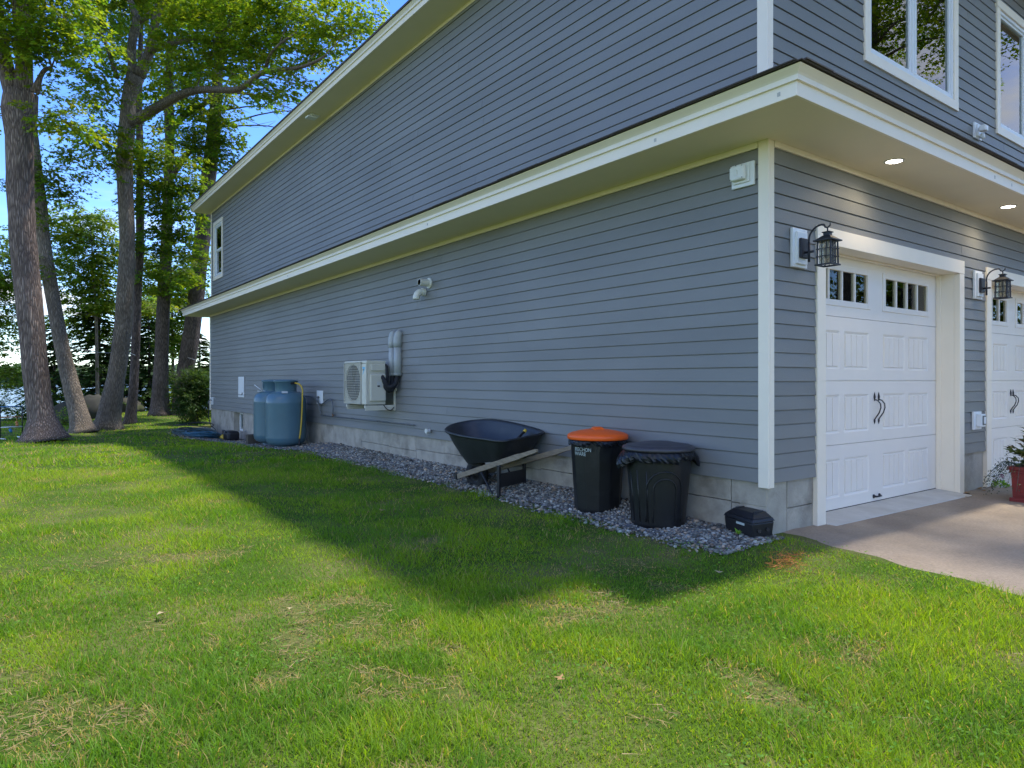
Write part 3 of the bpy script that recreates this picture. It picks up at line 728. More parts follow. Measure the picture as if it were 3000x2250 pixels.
def board_mesh(name, axis, length, m, h=EXPO):
    """one lap: thick at its lower edge, thin where the next one covers it. Runs along +Y (axis 'y', faces -X) or +X (axis 'x', faces -Y)"""
    prof = [(0.0, 0.0), (-0.0165, 0.0), (-0.0175, 0.003), (-0.0085, h - 0.0065), (-0.0005, h - 0.0060), (-0.0005, h + 0.010), (0.0, h + 0.010)]
    fn = (lambda u, v, t: (u, t, v)) if axis == 'y' else (lambda u, v, t: (t, u, v))
    b = MB()
    b.prism(prof, 0.0, length, fn)
    return b.mesh(name, m)
_bm = {}
def lay(parent, axis, plane, u0, u1, z0, z1, holes, m, z_start):
    """clapboards between u0..u1, cut where a hole (u0, u1, z0, z1) lies"""
    k = math.floor((z0 - z_start) / EXPO)
    z = z_start + k * EXPO
    while z < z1 - 0.01:
        segs = [(u0, u1)]
        for a, b, c, d in holes:
            if z < d - 0.02 and z + EXPO > c + 0.02:
                segs = [s for q in segs for s in ((q[0], min(q[1], a)), (max(q[0], b), q[1])) if s[1] - s[0] > 0.02]
        if u1 - u0 > 9:                       # long walls: three lengths to a course, butted at staggered joints
            c1 = u0 + (u1 - u0) * random.uniform(.18, .45); c2 = u0 + (u1 - u0) * random.uniform(.55, .85)
            cuts = [c1, c2] if axis == 'y' else [c1]
            for c in cuts:
                segs = [s for q in segs for s in (((q[0], c - .0012), (c + .0012, q[1])) if q[0] + .3 < c < q[1] - .3 else (q,))]
        for a, b in segs:
            key = (axis, round(b - a, 3))
            if key not in _bm:
                _bm[key] = board_mesh('clapboard', axis, b - a, m)
            jit = random.uniform(-0.0012, 0.0012)
            link('clapboard', _bm[key], parent, (plane + jit, a, z) if axis == 'y' else (a, plane + jit, z))
        z += EXPO

LEN, WID = 18.15, 12.0
# --- foundation: cast panels with recessed joints
fnd = MB().box(0.05, WID - 0.05, 0.05 + 0.0, 0.3, -1.0, -0.3).build('foundation', M['concrete'], house)
def panel(x0, x1, y0, y1, z0, z1):
    MB().box(x0, x1, y0, y1, z0, z1).build('concrete_panel', M['concrete'], fnd, bevel=0.004)
ys = [0.03, 0.36, 1.28, 2.02, 2.86, 3.62, 4.22, 4.95, 5.75, 6.62, 7.66, 8.42, 8.85, 9.3, 10.2, 11.1, 12.0, 13.0, 13.874, 14.631]
zs = [0.150, 0.158, None, 0.165, 0.150, 0.155, 0.16, 0.15, 0.12, 0.13, None, None, None, None, None, None, None, None, None]
for i in range(len(ys) - 1):
    o = random.uniform(-0.004, 0.003)
    if zs[i] is None:
        panel(0.03 + o, 0.25, ys[i] + 0.003, ys[i + 1] - 0.003, -1.0, 0.355)
    else:
        panel(0.03 + o, 0.25, ys[i] + 0.003, ys[i + 1] - 0.003, -1.0, zs[i] - 0.003)
        panel(0.027 + o, 0.25, ys[i] + 0.003, ys[i + 1] - 0.003, zs[i] + 0.003, 0.355)
# basement window bay 14.80..15.63, z -0.16..0.32
panel(0.03, 0.25, 14.634, 14.80, -1.0, 0.355)
panel(0.03, 0.25, 14.802, 15.645, -1.0, -0.165)
panel(0.03, 0.25, 14.802, 15.645, 0.318, 0.355)
for a, b in ((15.648, 16.23), (16.23, 16.995), (16.995, 17.786), (17.786, 18.12)):
    panel(0.03 + random.uniform(-0.003, 0.003), 0.25, a + 0.003, b - 0.003, -1.0, 0.355)
bw = MB()
bw.box(0.17, 0.23, 14.802, 14.86, -0.165, 0.318).box(0.17, 0.23, 15.585, 15.645, -0.165, 0.318)
bw.box(0.17, 0.23, 14.86, 15.585, -0.165, -0.115).box(0.17, 0.23, 14.86, 15.585, 0.268, 0.318).box(0.175, 0.225, 15.20, 15.245, -0.115, 0.268)
bwo = bw.build('window', M['vinyl'], house, bevel=0.004)
MB().box(0.195, 0.205, 14.86, 15.585, -0.115, 0.268).build('pane', M['glass'], bwo)
MB().box(0.6, 0.62, 14.6, 15.8, -0.4, 0.355).build('cellar_wall', M['interior'], house)
# front foundation
panel(0.03, 0.300, 0.03, 0.028 + 0.25, -0.5, 0.355)
panel(0.306, 0.69, 0.03, 0.028 + 0.25, -0.5, 0.112)
panel(0.306, 0.69, 0.027, 0.028 + 0.25, 0.118, 0.355)
panel(3.60, 4.36, 0.03, 0.278, -0.5, 0.355)
panel(7.20, 12.0, 0.03, 0.278, -0.5, 0.355)

# --- walls: sheathing with the boards on it
XS, YS = 0.018, 0.018
side_wall = MB().box(XS, 0.20, 0.20, LEN, 0.34, 3.05).build('wall', M['siding'], house)
lay(side_wall, 'y', XS, 0.0895, LEN - 0.09, 0.34, 2.98, [], M['siding'], 0.34)
fw = MB()
fw.box(XS + 0.001, 0.78, YS, 0.20, 0.34, 3.05).box(3.56, 4.38, YS, 0.20, 0.34, 3.05).box(7.16, WID, YS, 0.20, 0.34, 3.05)
fw.box(0.78, 3.56, YS, 0.20, 2.35, 3.05).box(4.38, 7.16, YS, 0.20, 2.35, 3.05)
front_wall = fw.build('wall', M['siding_f'], house)
lay(front_wall, 'x', YS, 0.079, WID, 0.34, 2.98, [(0.695, 3.645, -1, 2.42), (4.275, 7.255, -1, 2.42)], M['siding_f'], 0.34)
XU, YU = 0.048, 0.048
WIN_S = (16.90, 17.735, 4.09, 5.55)                     # far side window, clear opening
WIN_F = [(1.645, 3.48, 4.175, 5.58), (4.772, 6.58, 4.175, 5.58), (7.9, 9.7, 4.175, 5.58)]
uw = MB()
a, b, c, d = WIN_S
uw.box(XU, 0.22, 0.22, a, 3.05, 6.06).box(XU, 0.22, b, LEN, 3.05, 6.06).box(XU, 0.22, a, b, 3.05, c).box(XU, 0.22, a, b, d, 6.06)
upper_side = uw.build('wall', M['siding'], house)
lay(upper_side, 'y', XU, 0.12, LEN - 0.09, 3.54, 5.98, [WIN_S], M['siding'], 3.5405)
uf = MB()
xs_ = [XU + 0.001] + [v for w in WIN_F for v in w[:2]] + [WID]
for i in range(0, len(xs_), 2):
    uf.box(xs_[i], xs_[i + 1], YU, 0.22, 3.05, 6.06)
for a, b, c, d in WIN_F:
    uf.box(a, b, YU, 0.22, 3.05, c).box(a, b, YU, 0.22, d, 6.06)
upper_front = uf.build('wall', M['siding_f'], house)
lay(upper_front, 'x', YU, 0.11, WID, 3.54, 5.98, WIN_F, M['siding_f'], 3.5605)

# --- white trim
def corner(x, y, w1, w2, z0, z1):
    b = MB()
    b.box(x, x + 0.028, y, y + w1, z0, z1)
    b.box(x + 0.028, x + w2, y, y + 0.028, z0, z1)
    b.build('corner_board', M['trim'], house, bevel=0.003)
corner(0.0, 0.0, 0.091, 0.081, 0.304, 3.034)
corner(0.028, 0.028, 0.092, 0.082, 3.30, 6.03)
MB().box(0.0, 0.03, LEN - 0.092, LEN + 0.02, 0.30, 3.034).build('corner_board', M['trim'], house, bevel=0.003)
MB().box(0.03, 0.058, LEN - 0.092, LEN + 0.02, 3.30, 6.03).build('corner_board', M['trim'], house, bevel=0.003)
MB().box(-0.004, 0.017, 0.095, LEN - 0.1, 2.985, 3.034).build('frieze_board', M['trim'], house, bevel=0.003)
MB().box(0.085, WID, -0.004, 0.017, 2.985, 3.034).build('frieze_board', M['trim'], house, bevel=0.003)
MB().box(0.026, 0.047, 0.125, LEN - 0.1, 5.985, 6.035).build('frieze_board', M['trim'], house, bevel=0.003)
MB().box(0.115, WID, 0.026, 0.047, 5.985, 6.035).build('frieze_board', M['trim'], house, bevel=0.003)

# skirt roof between the storeys: soffit, fascia, crown, shingles; wraps round the corner and the far end
OV, YE = 0.60, LEN + 0.60
sf = MB()
sf.box(-0.575, 0.10, -0.575, YE - 0.02, 3.034, 3.052).box(0.10, WID, -0.575, 0.10, 3.034, 3.052)
sf.build('soffit', M['soffit'], house)
fa = MB()
fa.box(-0.60, -0.576, -0.60, YE, 3.022, 3.140)
fa.build('fascia', M['trim'], house, bevel=0.003)
MB().box(-0.5755, WID, -0.60, -0.576, 3.022, 3.140).build('fascia', M['trim'], house, bevel=0.003)
MB().box(-0.5755, 1.0, YE - 0.024, YE, 3.022, 3.140).build('fascia', M['trim'], house, bevel=0.003)
def crown_side(x, y0, y1, zb, name='crown_moulding', sx=1):
    pr = [(0.0, 0.0), (-0.020, 0.0), (-0.020, 0.034), (-0.030, 0.046), (-0.062, 0.074), (-0.066, 0.082), (0.0, 0.082)]
    b = MB()
    n = len(pr)
    vs = [(x + u, y0 + u, zb + v) for u, v in pr] + [(x + u, y1 - u * 0.6, zb + v) for u, v in pr]
    b.add(vs, [tuple(range(n))[::-1], tuple(range(n, 2 * n))] + [(i, (i + 1) % n, n + (i + 1) % n, n + i) for i in range(n)])
    b.build(name, M['trim'], house)
def crown_front(y, x0, x1, zb):
    pr = [(0.0, 0.0), (-0.020, 0.0), (-0.020, 0.034), (-0.030, 0.046), (-0.062, 0.074), (-0.066, 0.082), (0.0, 0.082)]
    n = len(pr)
    vs = [(x0 + u, y + u, zb + v) for u, v in pr] + [(x1, y + u, zb + v) for u, v in pr]
    MB().add(vs, [tuple(range(n)), tuple(range(n, 2 * n))[::-1]] + [(i, n + i, n + (i + 1) % n, (i + 1) % n) for i in range(n)]).build('crown_moulding', M['trim'], house)
crown_side(-0.6002, -0.6002, YE, 3.118)
crown_front(-0.6002, -0.6002, WID, 3.118)
MB().box(-0.62, 1.0, YE + 0.0005, YE + 0.02, 3.118, 3.2).build('crown_moulding', M['trim'], house)
rf = MB()
zo, zi, t = 3.202, 3.50, 0.006
xo, xi = -0.690, 0.047
rf.hexa([(xo, xo, zo), (xi, xi, zi), (xi, YE + 0.05, zi), (xo, YE + 0.05, zo)][::-1], [(xo, xo, zo + t), (xi, xi, zi + t), (xi, YE + 0.05, zi + t), (xo, YE + 0.05, zo + t)][::-1])
rf.hexa([(xo, xo, zo + .0005), (WID, xo, zo + .0005), (WID, xi, zi), (xi, xi, zi)][::-1], [(xo, xo, zo + t + .0005), (WID, xo, zo + t + .0005), (WID, xi, zi + t), (xi, xi, zi + t)][::-1])
skirt = rf.build('roof', M['shingle'], house)
for i in range(60):        # shingle butts at the drip edge, a little uneven
    y = -0.66 + i * 0.333
    if y < YE:
        MB().box(-0.700 + random.uniform(-.005, .004), -0.60, y + 0.004, min(y + 0.329, YE + 0.04), 3.2085, 3.2155 + random.uniform(0, .003)).build('shingle', M['shingle'], skirt, rot=(0, 0, 0))
for i in range(34):
    x = -0.66 + i * 0.333
    MB().box(x + 0.004, x + 0.329, -0.702 + random.uniform(-.005, .004), -0.60, 3.2090, 3.216 + random.uniform(0, .003)).build('shingle', M['shingle'], skirt)

# patched nail heads on the fascia
for y in (-.47, .62, 4.3, 9.5):
    MB().box(-.6012, -.5995, y - .012, y + .012, 3.055, 3.083).build('nail_patch', M['slab'], house)
for x in (2.75, 3.18, 3.78):
    MB().box(x - .010, x + .010, -.6012, -.5995, 3.055, 3.085).build('nail_patch', M['slab'], house)

# upper eave
UE = LEN + 0.27
MB().box(-0.385, 0.10, -0.40, UE - 0.02, 6.036, 6.056).build('soffit', M['soffit'], house)
MB().box(0.10, WID, -0.385, 0.10, 6.036, 6.056).build('soffit', M['soffit'], house)
MB().box(-0.41, -0.386, -0.41, UE, 6.022, 6.115).build('fascia', M['trim'], house, bevel=0.003)
MB().box(-0.3855, WID, -0.41, -0.386, 6.022, 6.115).build('fascia', M['trim'], house, bevel=0.003)
MB().box(-0.3855, 1.0, UE - 0.024, UE, 6.022, 6.115).build('fascia', M['trim'], house, bevel=0.003)
pr = [(0.0, 0.0), (-0.018, 0.0), (-0.018, 0.030), (-0.050, 0.066), (0.0, 0.066)]
vs = [(-0.4102 + u, -0.45, 6.098 + v) for u, v in pr] + [(-0.4102 + u, UE + 0.03, 6.098 + v) for u, v in pr]
MB().add(vs, [(4, 3, 2, 1, 0), (5, 6, 7, 8, 9)] + [(i, (i + 1) % 5, 5 + (i + 1) % 5, 5 + i) for i in range(5)]).build('crown_moulding', M['trim'], house)
ur = MB()
xo, zo = -0.475, 6.166
rx, rz = 6.0, 8.3
ur.hexa([(xo, xo, zo), (rx, xo, rz), (rx, UE + .06, rz), (xo, UE + .06, zo)][::-1], [(xo, xo, zo + .03), (rx, xo, rz + .03), (rx, UE + .06, rz + .03), (xo, UE + .06, zo + .03)][::-1])
ur.hexa([(rx, xo, rz), (12.5, xo, zo), (12.5, UE + .06, zo), (rx, UE + .06, rz)][::-1], [(rx, xo, rz + .03), (12.5, xo, zo + .03), (12.5, UE + .06, zo + .03), (rx, UE + .06, rz + .03)][::-1])
ur.build('roof', M['shingle'], house)
gb = MB()
gb.add([(0.05, YU, 6.056), (WID, YU, 6.056), (rx, YU, rz - .03), (0.05, .22, 6.056), (WID, .22, 6.056), (rx, .22, rz - .03)], [(0, 1, 2), (5, 4, 3), (0, 2, 5, 3), (1, 4, 5, 2)])
gb.add([(0.05, LEN - .2, 6.056), (WID, LEN - .2, 6.056), (rx, LEN - .2, rz - .03), (0.05, LEN, 6.056), (WID, LEN, 6.056), (rx, LEN, rz - .03)], [(0, 1, 2), (5, 4, 3), (0, 2, 5, 3), (1, 4, 5, 2)])
gb.build('gable', M['siding_f'], house)
# remaining shell: back, right, floors, inner linings
sh = MB()
sh.box(0.2, WID, LEN - 0.2, LEN, -0.3, 3.05).box(WID - 0.2, WID, 0.2, LEN - 0.2, -0.3, 3.05)
sh.box(0.22, WID, LEN - 0.2, LEN - 0.001, 3.05, 6.06).box(WID - 0.2, WID - 0.001, 0.22, LEN - 0.2, 3.05, 6.06)
sh.build('wall', M['siding_f'], house)
MB().box(0.2, WID - .2, 0.2, LEN - .2, 3.06, 3.30).build('floor', M['interior'], house)
MB().box(0.22, WID - .2, 0.22, LEN - .2, 5.80, 5.83).build('ceiling', M['interior'], house)
MB().box(0.22, WID - .2, 4.5, 4.6, 3.3, 5.8).build('partition', M['interior'], house)
gi = MB().box(0.2, 0.24, 0.6, 6.0, 0, 3.04).box(0.24, 8.0, 5.6, 5.7, 0, 3.04).box(3.9, 4.0, 0.6, 5.6, 0, 3.04)
gi.build('garage_lining', M['wood_in'], house)
for x in (1.2, 1.9, 2.6, 3.3, 5.0, 5.8, 6.6):
    MB().box(x, x + .05, 0.5, 5.5, 2.25, 2.37).build('ceiling_track', M['wood_in'], house)
MB().box(0.2, WID - .2, 0.23, LEN - .2, -0.3, -0.055).build('floor', M['slab'], house)

# --- windows
def window_front(a, b, c, d, mull=True):
    cas = MB()
    w = 0.097
    y0, y1 = 0.016, YU + 0.004
    cas.box(a - w, a, y0, y1, c, d).box(b, b + w, y0, y1, c, d)
    cas.box(a - w, b + w, y0 - .002, y1, c - w, c).box(a - w - .01, b + w + .01, y0 - .004, y1, d, d + w)
    o = cas.build('window', M['trim'], house, bevel=0.003)
    fr = MB()
    f = 0.042
    yf0, yf1 = 0.030, 0.10
    fr.box(a + .004, a + f, yf0, yf1, c + .004, d - .004).box(b - f, b - .004, yf0, yf1, c + .004, d - .004)
    fr.box(a + f, b - f, yf0, yf1, c + .004, c + f).box(a + f, b - f, yf0, yf1, d - f, d - .004)
    m_ = (a + b) / 2
    fr.box(m_ - 0.045, m_ + 0.045, yf0, yf1, c + f, d - f)
    fr.box(m_ - 0.006, m_ + 0.006, yf0 - .006, yf0, c + f, d - f)
    fr.build('frame', M['vinyl'], o, bevel=0.004)
    for q0, q1 in ((a + f, m_ - .045), (m_ + .045, b - f)):
        sa = MB()
        s = 0.03
        sa.box(q0, q0 + s, .045, .085, c + f, d - f).box(q1 - s, q1, .045, .085, c + f, d - f)
        sa.box(q0 + s, q1 - s, .045, .085, c + f, c + f + s).box(q0 + s, q1 - s, .045, .085, d - f - s, d - f)
        sa.build('sash', M['vinyl'], o, bevel=0.003)
        MB().box(q0 + s, q1 - s, .063, .068, c + f + s, d - f - s).build('pane', M['glass'], o)
    cu = MB()
    for k, (u0, u1) in enumerate(((b - .62, b - .30), (m_ - .30, m_ - .06))):
        n = 14
        vs = []
        for i in range(n + 1):
            u = u0 + (u1 - u0) * i / n
            yy_ = 0.20 + 0.02 * math.sin(i * 1.9)
            vs += [(u, yy_, c + .02), (u, yy_, d)]
        cu.add(vs, [(2 * i, 2 * i + 2, 2 * i + 3, 2 * i + 1) for i in range(n)], True)
    cu.build('curtain', M['curtain'], o)
for w in WIN_F:
    window_front(*w)
# far side window: double hung
a, b, c, d = WIN_S
w = 0.098
cas = MB().box(0.018, XU + .004, a - w, a, c, d).box(0.018, XU + .004, b, b + w, c, d)
cas.box(0.016, XU + .004, a - w, b + w, c - w, c).box(0.016, XU + .004, a - w, b + w, d, d + w)
ws = cas.build('window', M['trim'], house, bevel=0.003)
fr = MB()
fr.box(.034, .11, a + .003, a + .04, c + .003, d - .003).box(.034, .11, b - .04, b - .003, c + .003, d - .003)
fr.box(.034, .11, a + .04, b - .04, c + .003, c + .045).box(.034, .11, a + .04, b - .04, d - .045, d - .003)
fr.build('frame', M['vinyl'], ws, bevel=.003)
zm = 4.83
for z0, z1, xx in ((c + .045, zm, .075), (zm - .02, d - .045, .05)):
    s = MB().box(xx, xx + .03, a + .04, a + .085, z0, z1).box(xx, xx + .03, b - .085, b - .04, z0, z1)
    s.box(xx, xx + .03, a + .085, b - .085, z0, z0 + .05).box(xx, xx + .03, a + .085, b - .085, z1 - .04, z1)
    s.build('sash', M['vinyl'], ws, bevel=.003)
    MB().box(xx + .012, xx + .016, a + .085, b - .085, z0 + .05, z1 - .04).build('pane', M['glass'], ws)

# --- garage doors
def garage_door(x0, x1):
    """opening x0..x1; four ribbed sections, panels pressed into three of them, two glazed frames in the top one"""
    yd = 0.225
    z0, sh_ = -0.045, 0.5955
    cs = MB()
    w = 0.131
    cs.box(x0 - w, x0, -0.012, 0.045, -0.078, 2.306).box(x1, x1 + w * .9, -0.012, 0.045, -0.09, 2.306)
    cs.box(x0 - w, x1 + w * .9, -0.014, 0.045, 2.308, 2.450)
    cs.build('door_casing', M['trim'], house, bevel=0.003)
    jb = MB()
    jb.box(x0 - .02, x0 - .0005, 0.046, 0.30, -0.07, 2.33).box(x1 + .0005, x1 + .02, 0.046, 0.30, -0.08, 2.33).box(x0 - .0005, x1 + .0005, 0.046, 0.30, 2.312, 2.345)
    jb.box(x0, x0 + .012, 0.175, 0.222, -0.06, 2.31).box(x1 - .012, x1, 0.175, 0.222, -0.06, 2.31).box(x0 + .012, x1 - .012, 0.175, 0.222, 2.298, 2.3115)
    jb.build('door_jamb', M['trim'], house, bevel=0.002)
    th = MB()
    th.hexa([(x0 + .002, -0.10, -0.2), (x1 - .002, -0.13, -0.2), (x1 - .002, .228, -0.2), (x0 + .002, .228, -0.2)], [(x0 + .002, -0.10, -0.066), (x1 - .002, -0.13, -0.076), (x1 - .002, .228, -0.049), (x0 + .002, .228, -0.049)])
    th.build('threshold', M['slab'], house, bevel=0.006)
    MB().box(x0 + .004, x1 - .004, yd + .002, yd + .03, z0 - .012, z0 + .003).build('bottom_seal', M['rubber'], house)
    door = MB().box(x0 - .01, x1 + .01, yd + .032, yd + .045, z0, 2.337).build('garage_door', M['door'], house)
    xc = (x0 + x1) / 2
    cols = [(xc - 1.155, xc - .69), (xc - .61, xc - .143), (xc + .143, xc + .61), (xc + .69, xc + 1.155)]
    wins = [(xc - 1.165, xc - .145), (xc + .145, xc + 1.165)]
    for k in range(4):
        za, zb = z0 + k * sh_ + .002, z0 + (k + 1) * sh_ - .002
        holes = [(p, q, za + .105, zb - .128) for p, q in cols] if k < 3 else [(p, q, za + .115, za + .465) for p, q in wins]
        s = MB()
        h0, h1 = holes[0][2], holes[0][3]
        s.box(x0 - .01, x1 + .01, yd, yd + .032, za, h0).box(x0 - .01, x1 + .01, yd, yd + .032, h1, zb)
        e = [x0 - .01] + [v for h in holes for v in h[:2]] + [x1 + .01]
        for i in range(0, len(e), 2):
            s.box(e[i], e[i + 1], yd, yd + .032, h0, h1)
        s.build('section', M['door'], door)
        if k < 3:
            for p, q, c, d in holes:
                b = MB()
                r = 0.020      # sloping border down into the recess, then four raised boards with grooves between
                y1, y2 = yd + .0005, yd + .013
                o4 = [(p, y1, c), (q, y1, c), (q, y1, d), (p, y1, d)]
                i4 = [(p + r, y2, c + r), (q - r, y2, c + r), (q - r, y2, d - r), (p + r, y2, d - r)]
                b.add(o4 + i4, [(0, 1, 5, 4), (1, 2, 6, 5), (2, 3, 7, 6), (3, 0, 4, 7), (4, 5, 6, 7)])
                wv = (q - p - 2 * r - 0.010) / 4
                for i in range(4):
                    u0 = p + r + .005 + i * wv + .0025
                    u1 = u0 + wv - .005
                    f0, f1 = yd + .0015, yd + .0125
                    b.hexa([(u0, f1, c + r + .004), (u1, f1, c + r + .004), (u1, f1, d - r - .004), (u0, f1, d - r - .004)],
                           [(u0 + .003, f0, c + r + .010), (u1 - .003, f0, c + r + .010), (u1 - .003, f0, d - r - .010), (u0 + .003, f0, d - r - .010)])
                b.build('panel', M['door'], door)
        else:
            for p, q, c, d in holes:
                f = MB()
                ya, yb_ = yd - .010, yd + .02
                t = .038
                f.box(p - .018, p + t, ya, yb_, c - .018, d + .018).box(q - t, q + .018, ya, yb_, c - .018, d + .018)
                f.box(p + t, q - t, ya, yb_, c - .018, c + t).box(p + t, q - t, ya, yb_, d - t, d + .018)
                for i in range(1, 4):
                    u = p + t + (q - p - 2 * t) * i / 4
                    f.box(u - .012, u + .012, ya + .003, yb_, c + t, d - t)
                f.build('window_frame', M['door'], door, bevel=.004)
                for i in range(4):
                    u0 = p + t + (q - p - 2 * t) * i / 4
                    u1 = p + t + (q - p - 2 * t) * (i + 1) / 4
                    MB().box(u0 + .001, u1 - .001, yd + .010, yd + .014, c + t, d - t).build('pane', M['garage_glass'], door)
    # the solid backing must not block the glazing
    me = MB().box(x0 - .01, x1 + .01, yd + .032, yd + .045, z0, z0 + 3 * sh_ + .11).mesh('garage_door', M['door'])
    door.data = me
    for sx in (-1, 1):        # wrought handles: spear ends and a bowed grip
        hx_, zc = xc + sx * .042, .86
        h = MB()
        h.tube([(hx_, yd - .006, zc + .175), (hx_, yd - .006, zc + .145), (hx_, yd - .006, zc + .125), (hx_, yd - .006, zc + .10), (hx_, yd - .006, zc + .085)], [.001, .008, .0125, .006, .004], 8)
        h.tube([(hx_, yd - .006, zc - .09), (hx_, yd - .006, zc - .105), (hx_, yd - .006, zc - .12), (hx_, yd - .006, zc - .145)], [.004, .010, .008, .001], 8)
        h.tube([(hx_, yd - .006, zc + .10), (hx_, yd - .035, zc + .092), (hx_, yd - .062, zc + .06), (hx_, yd - .066, zc + .02), (hx_, yd - .05, zc - .03), (hx_, yd - .02, zc - .075), (hx_, yd - .006, zc - .10)], .0062, 8)
        h.build('handle', M['iron'], door)
    h = MB()
    zl = 0.005
    h.tube([(xc - .075, yd - .004, zl), (xc - .055, yd - .012, zl), (xc - .045, yd - .03, zl - .002), (xc + .045, yd - .03, zl - .002), (xc + .055, yd - .012, zl), (xc + .075, yd - .004, zl)], [.004, .012, .008, .008, .012, .004], 8)
    h.box(xc - .07, xc - .045, yd - .008, yd - .001, zl - .018, zl + .018).box(xc + .045, xc + .07, yd - .008, yd - .001, zl - .018, zl + .018)
    h.build('handle', M['iron'], door)
garage_door(0.819, 3.535)
garage_door(4.412, 7.128)
# ------------------------------------------------------------------ things fixed to the house
def torus_pts(c, r, n, ax='x', a0=0.0, a1=2 * math.pi):
    out = []
    for i in range(n):
        a = a0 + (a1 - a0) * i / (n - 1)
        if ax == 'x':
            out.append((c[0], c[1] + r * math.cos(a), c[2] + r * math.sin(a)))
        else:
            out.append((c[0] + r * math.cos(a), c[1] + r * math.sin(a), c[2]))
    return out
def bez(pts, n=24):
    """smooth curve through points"""
    P = [Vector(p) for p in pts]
    P = [P[0] * 2 - P[1]] + P + [P[-1] * 2 - P[-2]]
    out = []
    m = len(P) - 3
    for i in range(m):
        k = max(2, n // m)
        for j in range(k + (1 if i == m - 1 else 0)):
            t = j / k
            a, b, c, d = P[i:i + 4]
            out.append(0.5 * ((2 * b) + (c - a) * t + (2 * a - 5 * b + 4 * c - d) * t * t + (3 * b - a - 3 * c + d) * t ** 3))
    return out

# heat pump: front faces -X
x0, x1, y0, y1, z0, z1 = -0.49, -0.17, 6.325, 7.14, 0.785, 1.445
hp = tag(empty('heat_pump', (-0.33, 6.73, 0.785)), 'cream outdoor heat pump unit with round fan grille on grey wall', 'heat pump')
def P_(o, b, name, m, **k):
    ob = b.build(name, m, None, **k)
    ob.parent = o
    ob.matrix_parent_inverse = Matrix.Translation(o.location).inverted() if not o.rotation_euler.z else (Matrix.Translation(o.location) @ Matrix.Rotation(o.rotation_euler.z, 4, 'Z')).inverted()
    return ob
b = MB()
b.box(x0 + .02, x1, y0 + .01, y1, z0, z1 - .015)
body = P_(hp, b, 'casing', M['acbody'], bevel=0.012)
b = MB().box(x0 + .004, x1 - .002, y0 + .004, y1 + .003, z1 - .045, z1)
P_(hp, b, 'top_cover', M['acbody'], bevel=0.010)
b = MB()      # front panel: frame round the fan opening and the right-hand strip
cy, cz, R = 6.80, 1.11, 0.285
b.box(x0, x0 + .02, y0 + .004, 6.49, z0 + .01, z1 - .05)
ring = []
n = 40
def sq(a):
    u, v = math.cos(a), math.sin(a)
    s = 1 / max(abs(u), abs(v))
    return cy + min(max(u * s, -1), 1) * .305, cz + v * s * .305
vs, fs = [], []
for i in range(n):
    a = 2 * math.pi * i / n
    yy_, zz_ = sq(a)
    vs += [(x0, yy_ + .01, zz_), (x0, cy + .01 + R * math.cos(a), cz + R * math.sin(a)), (x0 + .0195, cy + .01 + (R - .01) * math.cos(a), cz + (R - .01) * math.sin(a))]
for i in range(n):
    j = (i + 1) % n
    fs += [(3 * i, 3 * i + 1, 3 * j + 1, 3 * j), (3 * i + 1, 3 * i + 2, 3 * j + 2, 3 * j + 1)]
b.add(vs, fs)
P_(hp, b, 'front_panel', M['acbody'])
b = MB().lathe([(0.001, 0), (R - .012, 0)], 32, (0, 0, 0))
o = b.build('fan_shroud', M['dark'], None, rot=(0, math.radians(90), 0), loc=(x0 + .0185, cy + .01, cz))
o.parent = hp; o.matrix_parent_inverse = Matrix.Translation(hp.location).inverted()
b = MB()
for k in range(3):
    a0 = k * 2.094
    vs, fs = [], []
    for i in range(6):
        for j in range(5):
            r = .05 + .20 * i / 5
            a = a0 + j * .32
            vs.append((x0 + .0165 - .003 * j, cy + .01 + r * math.cos(a), cz + r * math.sin(a)))
    for i in range(5):
        for j in range(4):
            q = i * 5 + j
            fs.append((q, q + 1, q + 6, q + 5))
    b.add(vs, fs, True)
P_(hp, b, 'fan_blade', M['lantern'])
b = MB()
for k in range(17):
    yy_ = cy + .01 - .30 + k * .0375
    b.box(x0 - .016, x0 - .012, yy_ - .0032, yy_ + .0032, cz - .305, cz + .305)
for k in range(17):
    zz_ = cz - .30 + k * .0375
    b.box(x0 - .012, x0 - .008, cy - .29, cy + .31, zz_ - .0032, zz_ + .0032)
b.box(x0 - .017, x0 - .001, cy - .305, cy - .293, cz - .31, cz + .31).box(x0 - .017, x0 - .001, cy + .310, cy + .322, cz - .31, cz + .31)
b.box(x0 - .017, x0 - .001, cy - .305, cy + .322, cz + .305, cz + .318).box(x0 - .017, x0 - .001, cy - .305, cy + .322, cz - .318, cz - .305)
P_(hp, b, 'fan_grille', M['acgrille'])
for k in range(6):
    zz_ = 0.86 + k * .055
    P_(hp, MB().box(x0 - .004, x0 + .001, 6.35, 6.465, zz_, zz_ + .047), 'vent_panel', M['acbody'], bevel=.003)
b = MB()
b.add([(x0 - .0015, 6.462, 1.345), (x0 - .0015, 6.365, 1.345), (x0 - .0015, 6.365, 1.327), (x0 - .0015, 6.45, 1.318)], [(0, 1, 2, 3)])
b.add([(x0 - .0015, 6.40, 1.32), (x0 - .0015, 6.372, 1.322), (x0 - .0015, 6.442, 1.235), (x0 - .0015, 6.452, 1.24)], [(0, 1, 2, 3)])
P_(hp, b, 'emblem', M['logo'])
b = MB().add([(x0 - .0012, 6.45, 1.314), (x0 - .0012, 6.41, 1.316), (x0 - .0012, 6.435, 1.285)], [(0, 1, 2)])
P_(hp, b, 'emblem_dark_stripe', M['lantern'])  # dark printed part of the emblem
b = MB().box(x0 + .05, x1 - .01, y0 - .030, y0 + .01, z0 + .05, z1 - .20)
P_(hp, b, 'service_cover', M['acbody'], bevel=.022)
